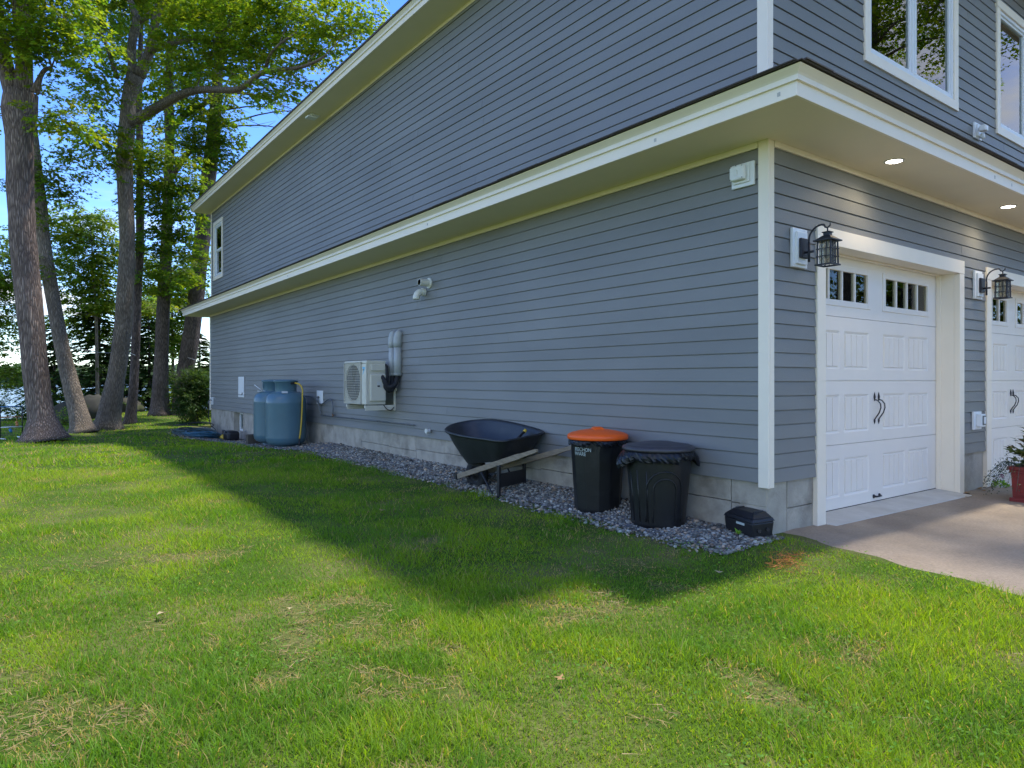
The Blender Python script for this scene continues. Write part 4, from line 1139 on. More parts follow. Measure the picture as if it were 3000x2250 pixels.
b = MB().box(x0 + .07, x1 - .02, y0 - .020, y0 + .01, z1 - .155, z1 - .055)
P_(hp, b, 'terminal_cover', M['acbody'], bevel=.010)
P_(hp, MB().box(x0 + .16, x0 + .245, y0 - .0315, y0 - .0302, 1.05, 1.13), 'sticker', M['label_w'])
P_(hp, MB().box(x0 + .165, x0 + .205, y0 - .0325, y0 - .0316, 1.052, 1.075), 'sticker_code', M['dark'])
b = MB()
for yy_ in (6.36, 7.03):
    b.box(-0.022, 0.0, yy_ - .02, yy_ + .02, 0.69, 1.03).box(-0.50, -0.022, yy_ - .02, yy_ + .02, 0.735, 0.775)
    b.box(-0.50, -0.022, yy_ - .02, yy_ - .014, 0.70, 0.735)
b.box(-0.012, 0.0, 6.30, 7.08, 0.99, 1.03)
P_(hp, b, 'wall_bracket', M['acbody'], bevel=.003)
b = MB()
for yy_ in (6.45, 7.0):
    b.box(x0 + .02, x1 - .02, yy_ - .03, yy_ + .03, .776, .786)
P_(hp, b, 'foot', M['dark'])
b = MB().tube(bez([(-.2, 6.345, .78), (-.17, 6.30, .72), (-.10, 6.30, .70), (-.03, 6.34, .74)], 12), .007, 6)
P_(hp, b, 'drain_hose', M['dark'])

# refrigerant lines: black wrapped bundle into two grey covers
for i, (yc, top) in enumerate(((6.355, 1.80), (6.185, 1.815))):
    lc = tag(empty('line_cover', (-0.05, yc, 1.22)), ('grey line cover rising beside the heat pump, nearer the unit' if i == 0 else 'grey line cover rising beside the heat pump, nearer the house corner'), 'pipe cover', 'pipe covers beside the heat pump')
    P_(lc, MB().tube([(-0.045, yc, 1.22), (-0.045, yc, 1.66)], .062, 14, flat=.85), 'duct', M['duct'])
    P_(lc, MB().tube([(-0.048, yc, 1.645), (-0.048, yc, 1.72), (-0.045, yc, 1.79), (-0.030, yc, 1.845), (0.0, yc, 1.875)], [.066, .067, .067, .064, .058], 14, flat=.85), 'wall_cap', M['duct'])
    P_(lc, MB().tube([(-0.045, yc, 1.235), (-0.045, yc, 1.25)], .0645, 14, flat=.85), 'clip', M['duct'])
ln = tag(empty('refrigerant_lines', (-0.1, 6.3, 1.1)), 'black foam wrapped lines looping from heat pump into the grey covers', 'pipe')
for pts, r in (([(-.22, 6.32, 1.18), (-.21, 6.24, 1.08), (-.16, 6.20, 1.05), (-.08, 6.19, 1.10), (-.045, 6.185, 1.24)], .035), ([(-.20, 6.33, 1.10), (-.19, 6.27, 1.03), (-.13, 6.28, 1.00), (-.07, 6.33, 1.08), (-.045, 6.355, 1.24)], .035), ([(-.24, 6.33, 1.22), (-.23, 6.22, 1.12), (-.15, 6.23, 1.0), (-.09, 6.22, 1.05), (-.05, 6.2, 1.20)], .03), ([(-.18, 6.33, 1.38), (-.17, 6.30, 1.36), (-.165, 6.29, 1.25), (-.17, 6.29, 1.12)], .018)):
    P_(ln, MB().tube(bez(pts, 16), r, 10), 'wrapped_pipe', M['foam'])

# two vents
v1 = tag(empty('straight_vent', (0, 5.307, 2.51)), 'white stub vent pipe with round wall flange, the upper of two', 'vent pipe')
P_(v1, MB().tube([(0.004, 5.307, 2.51), (-.016, 5.307, 2.51), (-.022, 5.307, 2.51)], [.074, .074, .066], 24, smooth=False), 'flange', M['pvc'])
b = MB().tube([(-.02, 5.307, 2.51), (-.165, 5.307, 2.51), (-.165, 5.307, 2.51), (-.08, 5.307, 2.51)], [.050, .050, .042, .042], 20, smooth=False)
P_(v1, b, 'pipe', M['pvc'])
v2 = tag(empty('elbow_vent', (0, 5.452, 2.395)), 'white elbow vent pipe turned downwards, below the flanged stub', 'vent pipe')
P_(v2, MB().tube([(0.0, 5.452, 2.395), (-.045, 5.452, 2.395)], .057, 20, smooth=False), 'socket', M['pvc'])
arc = [(-.045 - .085 * math.sin(a), 5.452, 2.31 + .085 * math.cos(a)) for a in np.linspace(0, math.pi / 2, 9)]
P_(v2, MB().tube([(-.04, 5.452, 2.395)] + arc + [(-.130, 5.452, 2.285)], .049, 20), 'elbow', M['pvc'])

# soffit light by the upper eave
sl = tag(empty('soffit_light', (-0.2, 9.27, 6.02)), 'small white box light under the upper eave soffit', 'light fixture')
P_(sl, MB().box(-.29, -.12, 9.16, 9.38, 6.008, 6.036), 'base', M['plate'], bevel=.005)
P_(sl, MB().box(-.33, -.15, 9.19, 9.35, 5.975, 6.008), 'lens', M['plate'], bevel=.01)

# junction box with white flood plate near the corner under the eave
jb = tag(empty('outlet_box', (0, .2, 2.8)), 'cream covered outlet box high on wall under skirt soffit by corner', 'outlet')
P_(jb, MB().box(-.022, 0.0, .114, .322, 2.700, 2.890), 'backplate', M['plate'], bevel=.004)
P_(jb, MB().box(-.038, -.022, .150, .300, 2.730, 2.880), 'box', M['plate'], bevel=.004)
P_(jb, MB().box(-.085, -.038, .168, .302, 2.748, 2.868), 'cover', M['plate'], bevel=.016)
P_(jb, MB().box(-.092, -.085, .222, .245, 2.785, 2.828), 'latch', M['plate'], bevel=.003)
for yy_, zz_ in ((.18, 2.855), (.235, 2.862), (.29, 2.855), (.18, 2.76), (.29, 2.76)):
    P_(jb, MB().tube([(-.0845, yy_, zz_), (-.0865, yy_, zz_)], .004, 8), 'screw', M['iron'])

# white items low on the far part of the wall
fp = tag(empty('access_plate', (0, 14.8, 1.0)), 'white square cover plate left of the propane tanks on wall', 'wall plate')
P_(fp, MB().box(-.016, 0.0, 14.555, 15.06, .725, 1.24), 'cover', M['plate'], bevel=.004)
P_(fp, MB().tube([(-.03, 14.66, .79), (-.03, 14.66, .835), (-.016, 14.66, .835)], .010, 8), 'latch', M['grey_pipe'])
P_(fp, MB().tube([(-.03, 14.66, .79), (-.035, 14.96, .79)], .007, 8), 'rod', M['grey_pipe'])
hb = tag(empty('hose_tap', (0, 17.8, .56)), 'white hose tap plate at the far end of grey wall', 'tap')
P_(hb, MB().box(-.018, 0.0, 17.70, 17.91, .455, .67), 'plate', M['plate'], bevel=.004)
P_(hb, MB().tube(bez([(-.018, 17.8, .58), (-.08, 17.8, .58), (-.11, 17.8, .53), (-.115, 17.8, .48)], 10), .014, 10), 'spout', M['grey_pipe'])
P_(hb, MB().tube([(-.05, 17.8, .58), (-.05, 17.8, .63)], .008, 8).tube([(-.05, 17.76, .635), (-.05, 17.84, .635)], .01, 8), 'handle', M['plate'])
gb_ = tag(empty('gas_regulator_plate', (0, 9.44, .82)), 'white upright plate right of propane tanks with hoses across it', 'wall plate')
P_(gb_, MB().box(-.018, 0.0, 9.29, 9.59, .700, .957), 'plate', M['plate'], bevel=.004)
P_(gb_, MB().tube([(-.018, 9.47, .83), (-.05, 9.47, .83)], .022, 12).tube([(-.05, 9.47, .83), (-.05, 9.44, .80), (-.05, 9.40, .73)], .012, 8), 'fitting', M['grey_pipe'])
gh = tag(empty('gas_hoses', (0, 9.2, .6)), 'grey gas hoses looping from tanks past the white plate', 'hose')
P_(gh, MB().tube(bez([(-.30, 10.15, .86), (-.12, 10.05, .84), (-.05, 9.85, .835), (-.04, 9.60, .80), (-.045, 9.42, .70), (-.04, 9.36, .60), (-.035, 9.33, .515)], 30), .012, 8), 'hose', M['grey_pipe'])
P_(gh, MB().tube(bez([(-.05, 9.40, .72), (-.045, 9.25, .71), (-.045, 9.02, .78), (-.045, 8.88, .805), (-.045, 8.78, .78), (-.045, 8.72, .66), (-.04, 8.74, .53)], 30), .012, 8), 'hose', M['grey_pipe'])
P_(gh, MB().tube([(-.035, 8.74, .535), (-.035, 8.74, .49)], .016, 8).tube([(-.02, 8.82, .535), (-.06, 8.68, .535)], .012, 8), 'valve', M['brass'])
gp = tag(empty('gas_pipe', (0, 7.5, .5)), 'thin grey gas pipe running low along the side wall', 'pipe')
P_(gp, MB().tube([(-.03, 9.34, .497), (-.03, 5.70, .502)], .010, 10), 'run', M['grey_pipe'])
for yy_ in (9.2, 7.9, 6.9, 5.9):
    P_(gp, MB().box(-.045, 0.0, yy_ - .008, yy_ + .008, .488, .512), 'clip', M['grey_pipe'])
fc = tag(empty('drain_stub', (0, 5.28, .44)), 'small white drain stub low on the wall left of wheelbarrow', 'pipe fitting')
P_(fc, MB().tube([(0.0, 5.28, .445), (-.05, 5.28, .445)], .026, 14).tube([(-.05, 5.28, .445), (-.075, 5.28, .445)], .033, 14), 'stub', M['pvc'])
P_(fc, MB().tube([(-.055, 5.28, .45), (-.055, 5.28, .40)], .018, 12), 'outlet_end', M['pvc'])

# outlet between the garage doors, motion sensor box above, lanterns
ol = tag(empty('outlet', (3.98, 0, .70)), 'white outlet box on narrow siding between the two garage doors', 'outlet')
P_(ol, MB().box(3.873, 4.082, -.026, 0.0, .600, .800), 'backplate', M['plate'], bevel=.004)
P_(ol, MB().box(3.925, 4.062, -.075, -.026, .632, .772), 'box', M['plate'], bevel=.008)
P_(ol, MB().box(3.965, 4.045, -.083, -.075, .650, .755), 'cover_frame', M['grey_pipe'], bevel=.003)
P_(ol, MB().box(3.978, 4.032, -.088, -.083, .665, .742), 'cover', M['plate'], bevel=.003)
P_(ol, MB().tube([(4.066, -.06, .725), (4.085, -.06, .725)], .012, 8), 'knob', M['plate'])
ms = tag(empty('motion_sensor', (4.1, .03, 3.97)), 'white sensor light box on upper front wall between two windows', 'sensor')
P_(ms, MB().box(3.995, 4.20, .012, .034, 3.885, 4.06), 'backplate', M['plate'], bevel=.004)
P_(ms, MB().box(4.03, 4.165, -.01, .012, 3.905, 4.04), 'box', M['plate'], bevel=.006)
P_(ms, MB().tube([(4.06, -.01, 3.98), (4.0, -.07, 3.96)], .022, 12), 'arm', M['plate'])
P_(ms, MB().box(3.955, 4.04, -.11, -.04, 3.925, 3.99), 'head', M['plate'], bevel=.012)
P_(ms, MB().tube([(4.10, -.02, 3.93), (4.10, -.04, 3.875)], [.03, .018], 12), 'sensor_eye', M['plate'])

M['lantern_glass'] = mat('seeded_glass', (0.55, 0.52, 0.42), 0.12, bump=0.8, bscale=45)
_p = M['lantern_glass'].node_tree.nodes['Principled BSDF']
_p.inputs['Transmission Weight'].default_value = 0.85
_p.inputs['IOR'].default_value = 1.2
def lantern(xc, zb, label):
    """zb: underside of the body; hangs from a curved arm on a square back plate, front faces -Y"""
    t = tag(empty('wall_lantern', (xc, 0, zb)), label, 'wall lantern', 'lanterns beside the garage doors')
    P_(t, MB().box(xc - .105, xc + .105, -.024, 0.0, zb + .015, zb + .330), 'mounting_board', M['plate'], bevel=.003)
    P_(t, MB().box(xc - .075, xc + .075, -.045, -.024, zb + .040, zb + .300), 'mounting_block', M['plate'], bevel=.003)
    P_(t, MB().box(xc - .055, xc + .055, -.070, -.045, zb + .085, zb + .245), 'back_plate', M['lantern'], bevel=.006)
    yc = -.205
    P_(t, MB().tube([(xc, -.07, zb + .13), (xc, -.14, zb + .13)], .010, 8).tube([(xc, -.10, zb + .05), (xc, -.10, zb + .20)], .010, 8), 'bracket', M['lantern'])
    arc = [(xc, -.10, zb + .19)] + [(xc, -.100 - .105 * (1 - math.cos(a)), zb + .225 + .105 * math.sin(a)) for a in np.linspace(0.0, math.pi * .56, 10)]
    tip = arc[-1]
    arm = MB().tube(arc, .0075, 8)
    arm.tube([tip, (xc, tip[1] - .010, tip[2] - .022), (xc, tip[1] - .030, tip[2] - .030), (xc, tip[1] - .050, tip[2] - .015), (xc, tip[1] - .052, tip[2] + .005)], [.0075, .007, .007, .006, .004], 8)
    P_(t, arm, 'hanging_arm', M['lantern'])
    yc = tip[1] - .030
    P_(t, MB().tube([(xc, yc, tip[2] - .026), (xc, yc, zb + .262)], .006, 8), 'hanger', M['lantern'])
    h = .066
    r = MB()
    r.hexa([(xc - .078, yc - .078, zb + .190), (xc + .078, yc - .078, zb + .190), (xc + .078, yc + .078, zb + .190), (xc - .078, yc + .078, zb + .190)],
           [(xc - .078, yc - .078, zb + .201), (xc + .078, yc - .078, zb + .201), (xc + .078, yc + .078, zb + .201), (xc - .078, yc + .078, zb + .201)])
    r.hexa([(xc - .070, yc - .070, zb + .2015), (xc + .070, yc - .070, zb + .2015), (xc + .070, yc + .070, zb + .2015), (xc - .070, yc + .070, zb + .2015)],
           [(xc - .028, yc - .028, zb + .236), (xc + .028, yc - .028, zb + .236), (xc + .028, yc + .028, zb + .236), (xc - .028, yc + .028, zb + .236)])
    r.box(xc - .024, xc + .024, yc - .024, yc + .024, zb + .2362, zb + .258).box(xc - .032, xc + .032, yc - .032, yc + .032, zb + .2585, zb + .266)
    P_(t, r, 'lantern_roof', M['lantern'], bevel=.002)
    c = MB()
    hb, ht = .055, .052      # the cage tapers upward slightly less than its base
    for sx in (-1, 1):
        for sy in (-1, 1):
            c.tube([(xc + sx * hb, yc + sy * hb, zb + .012), (xc + sx * ht, yc + sy * ht, zb + .190)], .0065, 6, smooth=False)
    for k in (1, 2):
        for ax in (0, 1):
            for s in (-1, 1):
                q = hb - (hb - ht) * .5
                f = (k - 1.5) * .036
                if ax == 0:
                    c.tube([(xc + f, yc + s * hb, zb + .012), (xc + f, yc + s * ht, zb + .19)], .0035, 6, smooth=False)
                else:
                    c.tube([(xc + s * hb, yc + f, zb + .012), (xc + s * ht, yc + f, zb + .19)], .0035, 6, smooth=False)
        z = zb + .012 + .178 * k / 3
        q = .0545
        e_ = .064
        for s in (-1, 1):
            c.tube([(xc - e_, yc + s * q, z), (xc + e_, yc + s * q, z)], .0035, 6, smooth=False)
            c.tube([(xc + s * q, yc - e_, z), (xc + s * q, yc + e_, z)], .0035, 6, smooth=False)
    P_(t, c, 'cage', M['lantern'])
    bs = MB()
    for s in (-1, 1):
        bs.box(xc - .070, xc + .070, yc + min(s * .070, s * .054), yc + max(s * .070, s * .054), zb, zb + .012)
        bs.box(xc + min(s * .070, s * .054), xc + max(s * .070, s * .054), yc - .0538, yc + .0538, zb, zb + .012)
    P_(t, bs, 'base_frame', M['lantern'], bevel=.002)
    g = MB()
    g.add([(xc - .046, yc - .046, zb + .012), (xc + .046, yc - .046, zb + .012), (xc + .046, yc + .046, zb + .012), (xc - .046, yc + .046, zb + .012), (xc - .044, yc - .044, zb + .189), (xc + .044, yc - .044, zb + .189), (xc + .044, yc + .044, zb + .189), (xc - .044, yc + .044, zb + .189)],
          [(0, 1, 5, 4), (1, 2, 6, 5), (2, 3, 7, 6), (3, 0, 4, 7)])
    P_(t, g, 'lantern_glass', M['lantern_glass'])
    P_(t, MB().lathe([(.010, .19), (.012, .15), (.016, .12), (.022, .09), (.018, .065), (.004, .052)], 12, (xc, yc, zb)), 'bulb', M['label_w'])
    return t
lantern(0.405, 2.048, 'dark square caged lantern left of the nearer garage door')
lantern(4.005, 2.045, 'dark square caged lantern between the two garage doors')

# recessed lights in the skirt soffit, switched on
for i, (x, lb) in enumerate(((1.359, 'lit round recessed soffit light over the nearer garage door'), (3.96, 'lit round recessed soffit light near right edge between garage doors'))):
    t = tag(empty('recessed_light', (x, -.32, 3.034)), lb, 'ceiling light', 'recessed lights in the skirt soffit')
    P_(t, MB().lathe([(.062, -.001), (.080, -.001), (.082, -.004), (.066, -.010), (.062, -.006)], 28, (x, -.32, 3.034), cap0=False, cap1=False), 'trim_ring', M['plate'])
    P_(t, MB().lathe([(.001, -.0045), (.0635, -.0045)], 28, (x, -.32, 3.034), cap0=False, cap1=False), 'lens', M['lamp_on'])
    ld = bpy.data.lights.new('recessed_lamp', 'SPOT')
    ld.energy = 9.0
    ld.spot_size = math.radians(150)
    ld.spot_blend = 0.8
    ld.color = (1.0, 0.82, 0.52)
    ld.shadow_soft_size = 0.05
    lo = bpy.data.objects.new('recessed_lamp', ld)
    COL.objects.link(lo)
    lo.location = (x, -.32, 3.02)
    lo.parent = t
    lo.matrix_parent_inverse = Matrix.Translation(t.location).inverted()

# ------------------------------------------------------------------ propane tanks
def tank(cx, cy, zb, label):
    R = .367
    t = tag(empty('propane_tank', (cx, cy, zb)), label, 'propane tank', 'propane tanks by the side wall')
    prof = [(.10, .0), (.24, .012), (.315, .04), (.350, .085), (R, .15), (R, .165), (R, .80), (R + .002, .812), (R, .824), (.360, .880), (.335, .940), (.285, .990), (.215, 1.020), (.10, 1.035), (.02, 1.038)]
    P_(t, MB().lathe(prof, 48, (cx, cy, zb)), 'shell', M['tank'])
    P_(t, MB().lathe([(.20, -.10), (.20, .03), (.19, .03), (.19, -.10)], 32, (cx, cy, zb)), 'foot_ring', M['tank'])
    hoodp = [(.195, 1.02), (.198, 1.19), (.225, 1.205), (.228, 1.225), (.215, 1.235), (.12, 1.25), (.01, 1.252)]
    P_(t, MB().lathe(hoodp, 36, (cx, cy, zb), cap0=False), 'valve_hood', M['tank'])
    return t
T1x, T1y, TZ = -.50, 9.90, -.085
t1 = tank(T1x, T1y, TZ, 'blue grey propane tank with yellow hose, in front of its twin')
P_(t1, MB().box(T1x + .02, T1x + .14, T1y - .212, T1y - .185, 1.075, 1.125), 'hood_opening', M['dark'])
P_(t1, MB().hexa([(T1x - .16, T1y - .262, .912), (T1x - .06, T1y - .292, .912), (T1x - .06, T1y - .286, .908), (T1x - .16, T1y - .256, .908)], [(T1x - .15, T1y - .218, .945), (T1x - .05, T1y - .246, .945), (T1x - .05, T1y - .240, .941), (T1x - .15, T1y - .212, .941)]), 'sticker', M['label_w'])
for z_ in (.085 - .01, .715):
    P_(t1, MB().lathe([(.3665, z_), (.3695, z_ + .004), (.3665, z_ + .008)], 48, (T1x, T1y, 0), cap0=False, cap1=False), 'weld_seam', M['tank'])
t2 = tank(-.49, 10.70, TZ, 'blue grey propane tank partly hidden behind the other tank')
P_(t2, MB().box(-.80, -.62, 10.62, 10.70, .93, .945), 'gauge_cover', M['plate'], bevel=.004)
P_(t2, MB().tube([(-.72, 10.60, .93), (-.86, 10.68, 1.06)], .008, 6), 'gauge_lever', M['plate'])
P_(t2, MB().box(-.70, -.68, 10.66, 10.70, .99, 1.15), 'hood_latch', M['tank'])
yh = tag(empty('yellow_hose', (-.4, 9.6, .5)), 'yellow hose hanging down the side of the front propane tank', 'hose')
P_(yh, MB().tube(bez([(T1x + .10, T1y - .20, 1.10), (T1x + .16, T1y - .27, 1.075), (T1x + .20, T1y - .325, .99), (T1x + .195, T1y - .345, .85), (T1x + .185, T1y - .345, .55), (T1x + .165, T1y - .345, .25), (T1x + .14, T1y - .345, .06)], 36), .0145, 10), 'hose', M['yellow'])
P_(yh, MB().tube([(T1x + .14, T1y - .345, .062), (T1x + .135, T1y - .35, -.02), (T1x + .12, T1y - .37, -.06)], [.012, .015, .011], 8), 'coupling', M['iron'])
sb = tag(empty('timber_block', (-.74, 11.2, -.15)), 'dark weathered timber block beside the rear propane tank', 'timber')
P_(sb, MB().box(-.86, -.55, 11.13, 11.28, -.24, .055), 'block', M['timber'], bevel=.006)

# ------------------------------------------------------------------ wheelbarrow
wb = tag(empty('wheelbarrow', (-.36, 3.2, -.11)), 'black plastic wheelbarrow with weathered wooden handles on the gravel', 'wheelbarrow')
rim = [(-.66, 2.62, .530), (-.69, 2.95, .532), (-.69, 3.35, .538), (-.635, 3.72, .552), (-.52, 3.97, .572), (-.33, 4.10, .612), (-.14, 4.00, .652), (-.055, 3.72, .672), (-.030, 3.36, .655), (-.030, 3.02, .622), (-.055, 2.74, .583), (-.35, 2.655, .556)]
bot = [(-.545, 2.84, .285), (-.555, 3.00, .265), (-.555, 3.22, .235), (-.535, 3.42, .205), (-.48, 3.56, .185), (-.36, 3.63, .18), (-.24, 3.58, .19), (-.185, 3.45, .205), (-.165, 3.24, .24), (-.165, 3.04, .27), (-.175, 2.87, .30), (-.36, 2.84, .30)]
def closed(pts, n):
    P = [Vector(p) for p in pts]
    k = len(P)
    out = []
    for i in range(k):
        a, b_, c, d = P[i - 1], P[i], P[(i + 1) % k], P[(i + 2) % k]
        for j in range(n):
            t = j / n
            out.append(0.5 * ((2 * b_) + (c - a) * t + (2 * a - 5 * b_ + 4 * c - d) * t * t + (3 * b_ - a - 3 * c + d) * t ** 3))
    return out
def ringmesh(b, rings, smooth=True):
    n = len(rings[0])
    vs = [p for r in rings for p in r]
    fs = []
    for i in range(len(rings) - 1):
        for k in range(n):
            k2 = (k + 1) % n
            fs.append((i * n + k, i * n + k2, (i + 1) * n + k2, (i + 1) * n + k))
    b.add(vs, fs, smooth)
R0, B0 = closed(rim, 4), closed(bot, 4)
ctr = sum(R0, Vector()) / len(R0)
def off(r, d, dz=0):
    out = []
    for p in r:
        v = Vector((p.x - ctr.x, (p.y - ctr.y) * .6, 0)).normalized()
        out.append(p + v * d + Vector((0, 0, dz)))
    return out
mix = lambda a, b_, t: [p.lerp(q, t) for p, q in zip(a, b_)]
b = MB()
outer = [off(mix(B0, R0, t), .006 + .02 * math.sin(math.pi * t)) for t in (0.0, .06, .3, .6, .9, .98)]
lip = [off(R0, .012, -.012), off(R0, .026, -.020), off(R0, .032, -.004), off(R0, .022, .008), off(R0, 0, .004)]
inner = [off(mix(R0, B0, t), -.008 + .018 * math.sin(math.pi * t)) for t in (.05, .3, .6, .9, .99)]
bi = [p + Vector((0, 0, .008)) for p in mix(B0, [sum(B0, Vector()) / len(B0)] * len(B0), .1)]
ringmesh(b, outer + lip + inner + [bi])
n = len(B0)
base_i = len(b.v)
b.add(bi, [tuple(range(n))])
b.add(outer[0], [tuple(range(n))[::-1]])
tray = P_(wb, b, 'tray', M['tray'])
def handle(p, q, grip_up):
    p, q = Vector(p), Vector(q)
    d = (q - p).normalized()
    u = Vector((1, 0, 0)); u = (u - d * u.dot(d)).normalized()
    w = d.cross(u)
    b = MB()
    def sect(t, a, c):
        o = p + (q - p) * t
        return [o - u * a - w * c, o + u * a - w * c, o + u * a + w * c, o - u * a + w * c]
    secs = [sect(0, .020, .028), sect(.80, .020, .028), sect(.83, .017, .022), sect(.985, .015, .018), sect(1.0, .011, .013)]
    for i in range(len(secs) - 1):
        k = len(b.v)
        b.add(secs[i] + secs[i + 1], [(0, 1, 5, 4), (1, 2, 6, 5), (2, 3, 7, 6), (3, 0, 4, 7)])
    b.add(secs[0], [(3, 2, 1, 0)]).add(secs[-1], [(0, 1, 2, 3)])
    P_(wb, b, 'handle', M['handle_wood'])
handle((-.505, 3.73, .025), (-.635, 2.09, .470), 1)
handle((-.255, 3.73, .025), (-.095, 2.06, .495), 1)
w_ = MB()
wc, wr = (-.38, 3.53, .062), .19
w_.lathe([(.095, -.035), (.140, -.046), (.172, -.040), (.188, -.018), (wr, 0), (.188, .018), (.172, .040), (.140, .046), (.095, .035)], 36, (0, 0, 0), cap0=False, cap1=False)
o = w_.build('tyre', M['rubber'], None, loc=wc, rot=(0, math.radians(90), 0)); o.parent = wb; o.matrix_parent_inverse = Matrix.Translation(wb.location).inverted()
tyre = o
w_ = MB().lathe([(.018, -.05), (.03, -.045), (.035, -.02), (.08, -.014), (.098, -.03), (.104, -.034), (.104, .034), (.098, .03), (.08, .014), (.035, .02), (.03, .045), (.018, .05)], 28)
o = w_.build('wheel_rim', M['iron'], None, loc=wc, rot=(0, math.radians(90), 0)); o.parent = wb; o.matrix_parent_inverse = Matrix.Translation(wb.location).inverted()
P_(wb, MB().tube([(-.52, 3.53, .062), (-.24, 3.53, .062)], .009, 8).box(-.52, -.495, 3.50, 3.56, .03, .085).box(-.265, -.24, 3.50, 3.56, .03, .085), 'axle', M['iron'])
P_(wb, MB().tube([(-.50, 3.76, .0), (-.50, 3.80, .03), (-.26, 3.80, .03), (-.26, 3.76, .0)], .008, 8).box(-.525, -.49, 3.755, 3.80, -.01, .055), 'nose_guard', M['iron'])
for x, yl in ((-.592, 2.785), (-.125, 2.955)):
    zt = .25 if x < -.3 else .26
    leg = MB()
    leg.box(x - .018, x + .018, yl - .004, yl + .004, -.095, zt).box(x - .018, x - .012, yl - .02, yl + .02, -.095, zt)
    leg.box(x - .02, x + .02, yl - .05, yl + .04, zt - .006, zt)
    P_(wb, leg, 'leg', M['iron'], bevel=.002)
    P_(wb, MB().tube([(x + .014, yl + .36, zt - .11), (x + .03, yl + .15, -.09), (x + .02, yl + .10, -.10)], .010, 6), 'leg_brace', M['iron'])
b = MB()
b.hexa([(-.58, 2.775, .02), (-.13, 2.945, .02), (-.13, 2.951, .02), (-.58, 2.781, .02)], [(-.58, 2.775, .165), (-.13, 2.945, .165), (-.13, 2.951, .165), (-.58, 2.781, .165)])
P_(wb, b, 'leg_plate', M['iron'])
tl = tag(empty('hand_tool', (-.2, 3.0, .5)), 'dark handle with yellow ends lying inside the wheelbarrow tray', 'tool')
P_(tl, MB().tube([(-.10, 2.98, .585), (-.20, 2.99, .50), (-.36, 3.03, .34)], .015, 10), 'handle', M['dark'])
P_(tl, MB().tube([(-.090, 2.98, .595), (-.115, 2.98, .572)], .019, 12), 'end_cap', M['yellow'])
P_(tl, MB().tube([(-.205, 2.99, .495), (-.235, 3.0, .468)], .019, 12), 'collar', M['yellow'])

# ------------------------------------------------------------------ two bins
def can_body(seg=64, kind_=0):
    if kind_ == 0:      # many flat sides
        return lambda a, z: 1.0 / math.cos(((a + .2) % (math.pi / 6)) - math.pi / 12) * (1 - .02)
    return None
def bin_(cx, cy, zb, rb, rt, h, m, facets, label, name='rubbish_bin'):
    t = tag(empty(name, (cx, cy, zb)), label, 'bin')
    prof = [(rb * .9, 0), (rb * .98, .008), (rb, .035), (rb * 1.004, .05)] + [(rb + (rt - rb) * k, .05 + (h - .09) * k) for k in (.1, .3, .5, .7, .85, 1.0)] + [(rt * 1.03, h - .035), (rt * 1.05, h - .02), (rt * 1.05, h)]
    rf_ = can_body() if facets else None
    P_(t, MB().lathe(prof, 72, (cx, cy, zb), smooth=not facets, cap1=False, rfun=(lambda a, z: rf_(a, z) if z < h - .05 else 1.0) if facets else None), 'body', m)
    return t
def bag_collar(t, cx, cy, zt, r, drop, seed, flare=None):
    rr = np.random.default_rng(seed)
    n, k = 84, 6
    ph = rr.uniform(0, 6.28, 8); fq = np.array([3, 5, 7, 9, 13, 19, 27, 37]); am = np.array([.3, .45, .5, .4, .35, .3, .25, .2])
    vs, fs = [], []
    for j in range(k):
        u = j / (k - 1)
        for i in range(n):
            a = 2 * math.pi * i / n
            w = float((am * np.sin(fq * a + ph)).sum()) / 1.6
            d = drop * (1 + .35 * w + (flare(a) if flare else 0) * 1.7)
            rad = r + .006 + .014 * math.sin(u * 2.6) * (1 + 1.1 * w) + (flare(a) * .07 * math.sin(u * 1.9) if flare else 0) + .007 * math.sin(a * 47 + j * 1.7) * u - .012 * u
            vs.append((cx + rad * math.cos(a), cy + rad * math.sin(a), zt - u * d))
    for j in range(k - 1):
        for i in range(n):
            i2 = (i + 1) % n
            fs.append((j * n + i, j * n + i2, (j + 1) * n + i2, (j + 1) * n + i))
    P_(t, MB().add(vs, fs, False), 'bin_bag', M['bag'])

c1 = bin_(-.285, 1.615, -.07, .215, .252, .695, M['can'], True, 'tall black bin with bright orange lid beside the wheelbarrow')
bag_collar(c1, -.285, 1.615, .602, .262, .055, 5)
lid = MB().lathe([(.270, .600), (.281, .600), (.286, .606), (.286, .636), (.280, .644), (.25, .658), (.18, .676), (.10, .690), (.03, .698), (.001, .699)], 56, (-.285, 1.615, 0.0))
P_(c1, lid, 'lid', M['orange'])
hd = MB()
dv = Vector((.55, .83, 0))
sv = Vector((.83, -.55, 0))
def hpt(u, v, z):
    p = Vector((-.285, 1.615, 0)) + dv * u + sv * v
    return (p.x, p.y, z)
hd.hexa([hpt(-.12, -.075, .662), hpt(.12, -.075, .662), hpt(.12, .075, .662), hpt(-.12, .075, .662)], [hpt(-.06, -.038, .712), hpt(.06, -.038, .712), hpt(.06, .038, .712), hpt(-.06, .038, .712)])
P_(c1, hd, 'lid_handle', M['orange'], bevel=.010)
